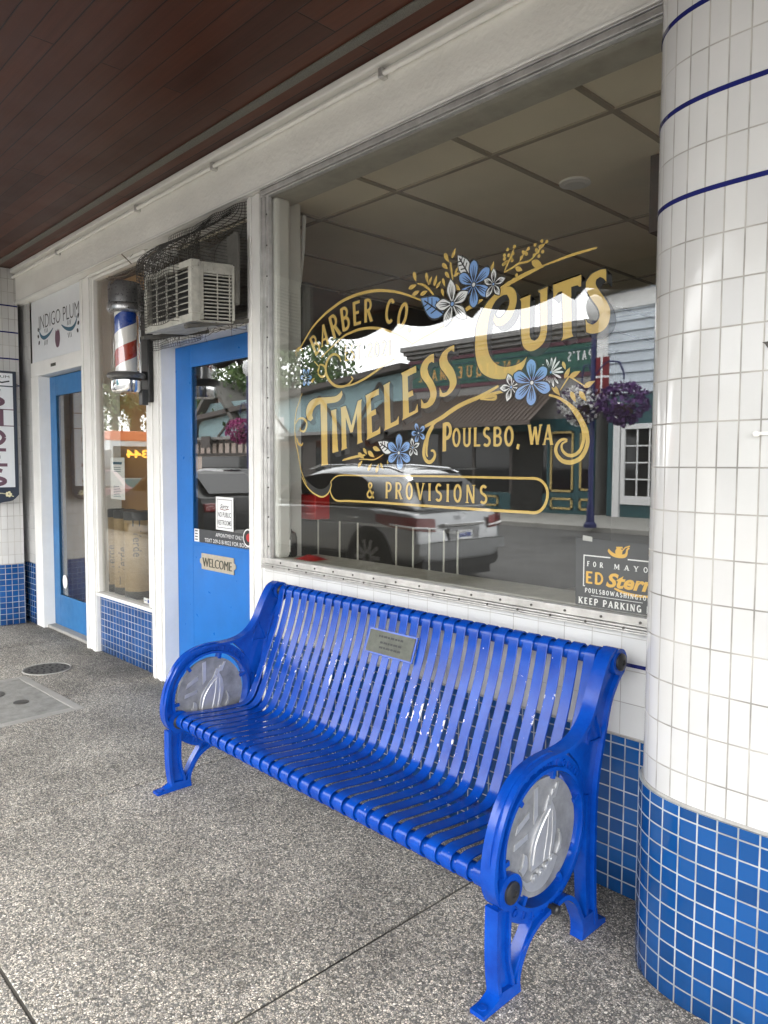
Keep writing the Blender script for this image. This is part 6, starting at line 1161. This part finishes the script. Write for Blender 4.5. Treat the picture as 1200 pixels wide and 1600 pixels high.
def timber_house():
    Y0 = -18.2; t = thing('half_timbered_house', (-34, Y0 - 3, -.08), 'half timbered gabled house far along the other side of the street', 'building')
    MB().box(-37.0, -31.0, Y0 - 5, Y0, -.08, 2.6).build('wall', M['stucco'], t)
    m = MB(); m.prism([(-36.6, 2.6), (-31.2, 2.6), (-33.9, 5.3)], lambda a, b, c: (a, c, b), Y0 - 5, Y0); m.build('gable', M['stucco'], t)
    m = MB(); m.prism([(-33.9, 5.75), (-30.6, 2.5), (-30.6, 2.25), (-33.9, 5.45)], lambda a, b, c: (a, c, b), Y0 - 5, Y0 + .7); m.prism([(-33.9, 5.75), (-37.4, 2.4), (-37.4, 2.15), (-33.9, 5.45)], lambda a, b, c: (a, c, b), Y0 - 5, Y0 + .7); m.build('roof', M['roof_shingle'], t)
    m = MB()
    for x in [-36.9 + .62 * k for k in range(10)]: zt = 2.55 if abs(x + 33.9) > 2.3 else 2.55; m.box(x - .07, x + .07, Y0, Y0 + .05, -.05, .75); m.box(x - .07, x + .07, Y0 + .001, Y0 + .051, 2.0, 5.3 - abs(x + 33.9) * 1.0)
    for z in (.75, 1.95, 2.6): m.box(-37, -31, Y0, Y0 + .06, z - .07, z + .07)
    for k in range(9): x = -36.9 + .62 * k; m.bar((x, Y0 + .03, 0), (x + .31, Y0 + .03, .7), .08, .05, (0, 1, 0)); m.bar((x + .62, Y0 + .03, 0), (x + .31, Y0 + .03, .7), .08, .05, (0, 1, 0))
    m.build('timber_frame', M['timber'], t); m = MB(); m.box(-36.0, -31.6, Y0 + .01, Y0 + .04, .85, 1.85); m.build('window', M['car_glass'], t)
    MB().box(-35.2, -34.3, Y0 + .5, Y0 + .55, 2.3, 2.9).build('hanging_board', M['timber'], t)
timber_house()
def basket(parent, c, r, mat, seed, n=900):
    pr = random.Random(seed); m = MB()
    for k in range(n):
        d = Vector((pr.gauss(0, 1), pr.gauss(0, 1), pr.gauss(0, 1))).normalized() * r * pr.uniform(.55, 1.0) ** .5; d.z *= .86
        if d.z < -r * .3: d.x *= .8; d.y *= .8
        p = Vector(c) + d; e = Vector((pr.gauss(0, 1), pr.gauss(0, 1), pr.gauss(0, 1))).normalized(); g = e.orthogonal().normalized(); h = e.cross(g); s = r * pr.uniform(.05, .10)
        m.add([p + g * s, p + h * s, p - g * s, p - h * s], [(0, 1, 2, 3)])
    return m.build('flowers', M[mat], parent, keep=True)
def lamp(x, y, z0, zt, arms, label, banner=True):
    t = thing('lamp_post', (x, y, z0), label, 'lamp post', 'blue lamp posts with flower baskets')
    MB().lathe([(.16, 0), (.16, .08), (.10, .14), (.09, .5), (.065, .6), (.06, zt - z0)], (x, y, z0), 20).build('post', M['pole_blue'], t, smooth=35)
    MB().lathe([(.06, 0), (.16, .12), (.22, .35), (.16, .55), (.04, .62)], (x, y, zt), 18).build('lantern', M['paper'], t, smooth=35)
    for dx, mat, r, seed, zc in arms:
        MB().tube(cr([(x, y, 3.55), (x + dx * .45, y, 3.88), (x + dx * .85, y, 3.86), (x + dx, y, 3.60), (x + dx, y, 3.45)]), .022, 6).build('basket_arm', M['pole_blue'], t, smooth=True)
        b = thing('flower_basket', (x + dx, y, zc), 'full %s flower basket hanging from the %s' % ({'bloom_purple': 'purple', 'bloom_white': 'white and purple', 'bloom_magenta': 'magenta'}[mat], label.split(' with')[0]), 'flower basket', 'flower baskets hanging from the lamp posts')
        MB().lathe([(.05, -.34), (.22, -.2), (.26, 0)], (x + dx, y, zc), 16).build('bowl', M['bark'], b); basket(b, (x + dx, y, zc + .02), r, mat, seed)
        MB().tube([(x + dx, y, 3.46), (x + dx, y, zc + .2)], .008, 5).build('chain', M['black_metal'], b)
    if banner:
        B = MB(); B.box(x + .07, x + .42, y - .008, y + .008, 3.12, 4.02); B = B.build('banner', M['banner'], t); m = MB(); m.box(x + .07, x + .42, y + .0085, y + .011, 3.53, 3.58); m.box(x + .20, x + .25, y + .0086, y + .0112, 3.12, 4.02); m.build('banner_cross', M['paper'], B)
lamp(-9.60, -13.9, -.08, 4.9, ((.80, 'bloom_purple', .62, 1, 2.85), (-.30, 'bloom_white', .60, 2, 2.88)), 'blue lamp post opposite the lettered window with a red banner')
lamp(-25.0, -13.9, -.08, 4.9, ((-.55, 'bloom_magenta', .62, 3, 2.75), (.75, 'bloom_purple', .55, 4, 2.8)), 'blue lamp post farther up the street with a red banner')
def tree(x, y, z0, h, r, n, label, conifer=False, seed=0):
    pr = random.Random(seed); t = thing('conifer' if conifer else 'leafy_tree', (x, y, z0), label, 'tree', 'conifers behind the bus' if conifer else 'leafy trees across the street')
    tr = MB(); tr.tube([(x, y, z0), (x + .1, y, z0 + h * .4), (x, y + .1, z0 + h * (.97 if conifer else .75))], [r * .10, r * .07, .03], 8)
    cl = []
    if not conifer:
        for k in range(9):
            a = pr.uniform(0, 6.28); e = (x + math.cos(a) * r * .7, y + math.sin(a) * r * .7, z0 + h * pr.uniform(.55, .9)); tr.tube([(x, y, z0 + h * .45), ((x + e[0]) / 2, (y + e[1]) / 2, z0 + h * .6), e], [r * .05, r * .03, .02], 5)
        for k in range(38): d = Vector((pr.gauss(0, 1), pr.gauss(0, 1), pr.gauss(0, .9))).normalized() * r * pr.uniform(.45, 1.0); cl.append((Vector((x, y, z0 + h * .68)) + Vector((d.x, d.y, d.z * h * .36 / r)), r * pr.uniform(.20, .36)))
    tr.build('trunk', M['bark'], t, smooth=True); m = MB()
    for k in range(n):
        if conifer:
            s = pr.random() ** .7; zc = z0 + h * (1 - s * .88); rad = r * s * pr.uniform(.3, 1.0) * (.72 + .28 * math.sin(zc * 7)); a = pr.uniform(0, 6.28); p = Vector((x + rad * math.cos(a), y + rad * math.sin(a), zc - rad * .25)); sz = .22 + .12 * s
        else: c, cr_ = pr.choice(cl); p = c + Vector((pr.gauss(0, 1), pr.gauss(0, 1), pr.gauss(0, .8))) * cr_ * .55; sz = pr.uniform(.07, .17) * (1 + r * .06)
        e = Vector((pr.gauss(0, 1), pr.gauss(0, 1), pr.gauss(0, 1))).normalized(); g = e.orthogonal().normalized(); hh = e.cross(g); m.add([p + g * sz, p + hh * sz * .55, p - g * sz, p - hh * sz * .55], [(0, 1, 2, 3)])
    m.build('crown', M['needle' if conifer else 'leaf'], t, keep=True)
tree(-33.5, -22.0, -.1, 9.0, 4.2, 5200, 'broad leafy tree standing behind the pale teal hall', seed=1)
tree(-45, -26.0, -.1, 10.5, 5.0, 4200, 'tall leafy tree rising beside the half timbered house', seed=2)
tree(-56, -24.0, -.1, 11.5, 4.6, 3600, 'leafy tree up the street beyond the half timbered house', seed=3)
tree(-78, -32, -.1, 15, 5.0, 3600, 'large leafy tree behind the bus, nearest to it', seed=4)
tree(-92, -44, -.1, 17, 4.0, 2600, 'tall dark conifer behind the bus, nearer to the bus stop side', True, 5); tree(-86, -46, -.1, 15, 3.6, 2600, 'shorter dark conifer behind the bus', True, 6); tree(-104, -46, -.1, 18, 5.0, 3600, 'farthest leafy tree at the end of the street', seed=7)
def bus():
    x, y0, y1, z0 = -29.5, -12.95, -10.4, -.2; t = thing('city_bus', (x - 5.5, -11.7, z0), 'white and teal city bus with an orange roof band and an amber route display', 'bus')
    m = MB(); m.prism(cr([(y0, .35), (y0, 2.62), (y0 + .10, 2.72), (y1 - .10, 2.72), (y1, 2.62), (y1, .35)], True, 4, 30), lambda a, b, c: (x - c, a, b + z0 + .0), 0, 11); m.build('body', M['bus_white'], t, bevel=.06)
    m = MB(); m.prism([(y0 - .006, 2.46), (y1 + .006, 2.46), (y1 + .006, 2.86), (y0 - .006, 2.86)], lambda a, b, c: (x + .03 - c, a, b + z0 + .12), 0, 11); m.build('roof_band', M['bus_orange'], t, bevel=.05)
    m = MB(); m.box(x + .001, x + .03, y0 + .12, y1 - .12, z0 + 1.05, z0 + 2.36); WS = m.build('windscreen', M['car_glass'], t); m = MB(); m.box(x + .031, x + .04, y0 + .3, y1 - .3, z0 + 1.98, z0 + 2.30); m.build('display_box', M['ink'], WS)
    m = MB(); f = place((x + .05, y1 - .50, z0 + 1.86), (0, -1, 0), (0, 0, 1)); f = place((x + .05, y0 + .95, z0 + 1.90), (0, 1, 0), (0, 0, 1)); sans_text(m, '344', f, .32, .95, .03); m.build('route_number', M['led'], t)
    m = MB(); m.box(x + .001, x + .04, y0 + .02, y1 - .02, z0 + .35, z0 + 1.0); m.build('front_panel', M['bus_teal'], t)
    m = MB()
    for k in range(6): m.box(x - 1.2 - 1.6 * k, x + .1 - 1.6 * k, y1 + .001, y1 + .02, z0 + 1.1, z0 + 2.2)
    m.build('side_window', M['car_glass'], t)
    for xx in (x - 2.2, x - 8.2):
        for yy in (y0 + .15, y1 - .15): MB().lathe([(.2, -.14), (.46, -.14), (.48, 0), (.46, .14), (.2, .14)], (xx, yy, z0 + .48), 24, 'y').build('wheel', M['tyre'], t)
bus()
def small_car(tx, cyy, zr, mat, label, lit=False):
    t = thing('parked_car', (tx - 2.2, cyy, zr), label, 'car', 'cars parked along the street')
    side = cr([(0, .35), (.02, .72), (.12, .98), (.45, 1.05), (.95, 1.42), (1.6, 1.47), (2.3, 1.42), (3.0, 1.02), (4.0, .92), (4.35, .75), (4.4, .35)], True, 4, 55)
    m = MB(); m.prism(side, lambda a, b, c: (tx - a, cyy + c * (1 - max(0, b - .95) * .35), zr + b), -.88, .88); m.build('body', mat, t, bevel=.05)
    for sg in (1, -1):
        m = MB(); m.flat(cr([(.75, 1.06), (1.05, 1.34), (1.6, 1.39), (2.25, 1.34), (2.75, 1.06)], True, 3, 60), lambda a, b, c=0.0: (tx - a, cyy + sg * (.892 * (1 - max(0, b - .95) * .35)), zr + b)); m.build('side_window', M['car_glass'], t)
        for s in (.8, 3.55): MB().lathe([(.2, -.1), (.32, -.1), (.34, 0), (.32, .1), (.2, .1)], (tx - s, cyy + sg * .82, zr + .34), 24, 'y').build('wheel', M['tyre'], t)
        MB().box(tx - .12, tx + .012, cyy + sg * .74 - .12, cyy + sg * .74 + .12, zr + .72, zr + .88).build('tail_lamp', M['lamp_red' if lit else 'tail_red'], t, bevel=.02)
    m = MB(); m.add([(tx - .28, cyy - .62, zr + 1.03), (tx - .28, cyy + .62, zr + 1.03), (tx - .86, cyy + .58, zr + 1.40), (tx - .86, cyy - .58, zr + 1.40)], [(0, 1, 2, 3)]); m.v = [(a + .03, b, c + .03) for a, b, c in m.v]; m.build('rear_window', M['car_glass'], t)
small_car(-12.4, -5.5, -.2, M['plastic'], 'black car parked in front of the silver estate at the kerb')
small_car(-18.6, -5.5, -.2, M['maroon'], 'dark red car with lit tail lamps parked beyond the black car at the kerb', True)
small_car(-23.5, -12.9, -.2, M['car'], 'silver car parked across the street below the half timbered house')
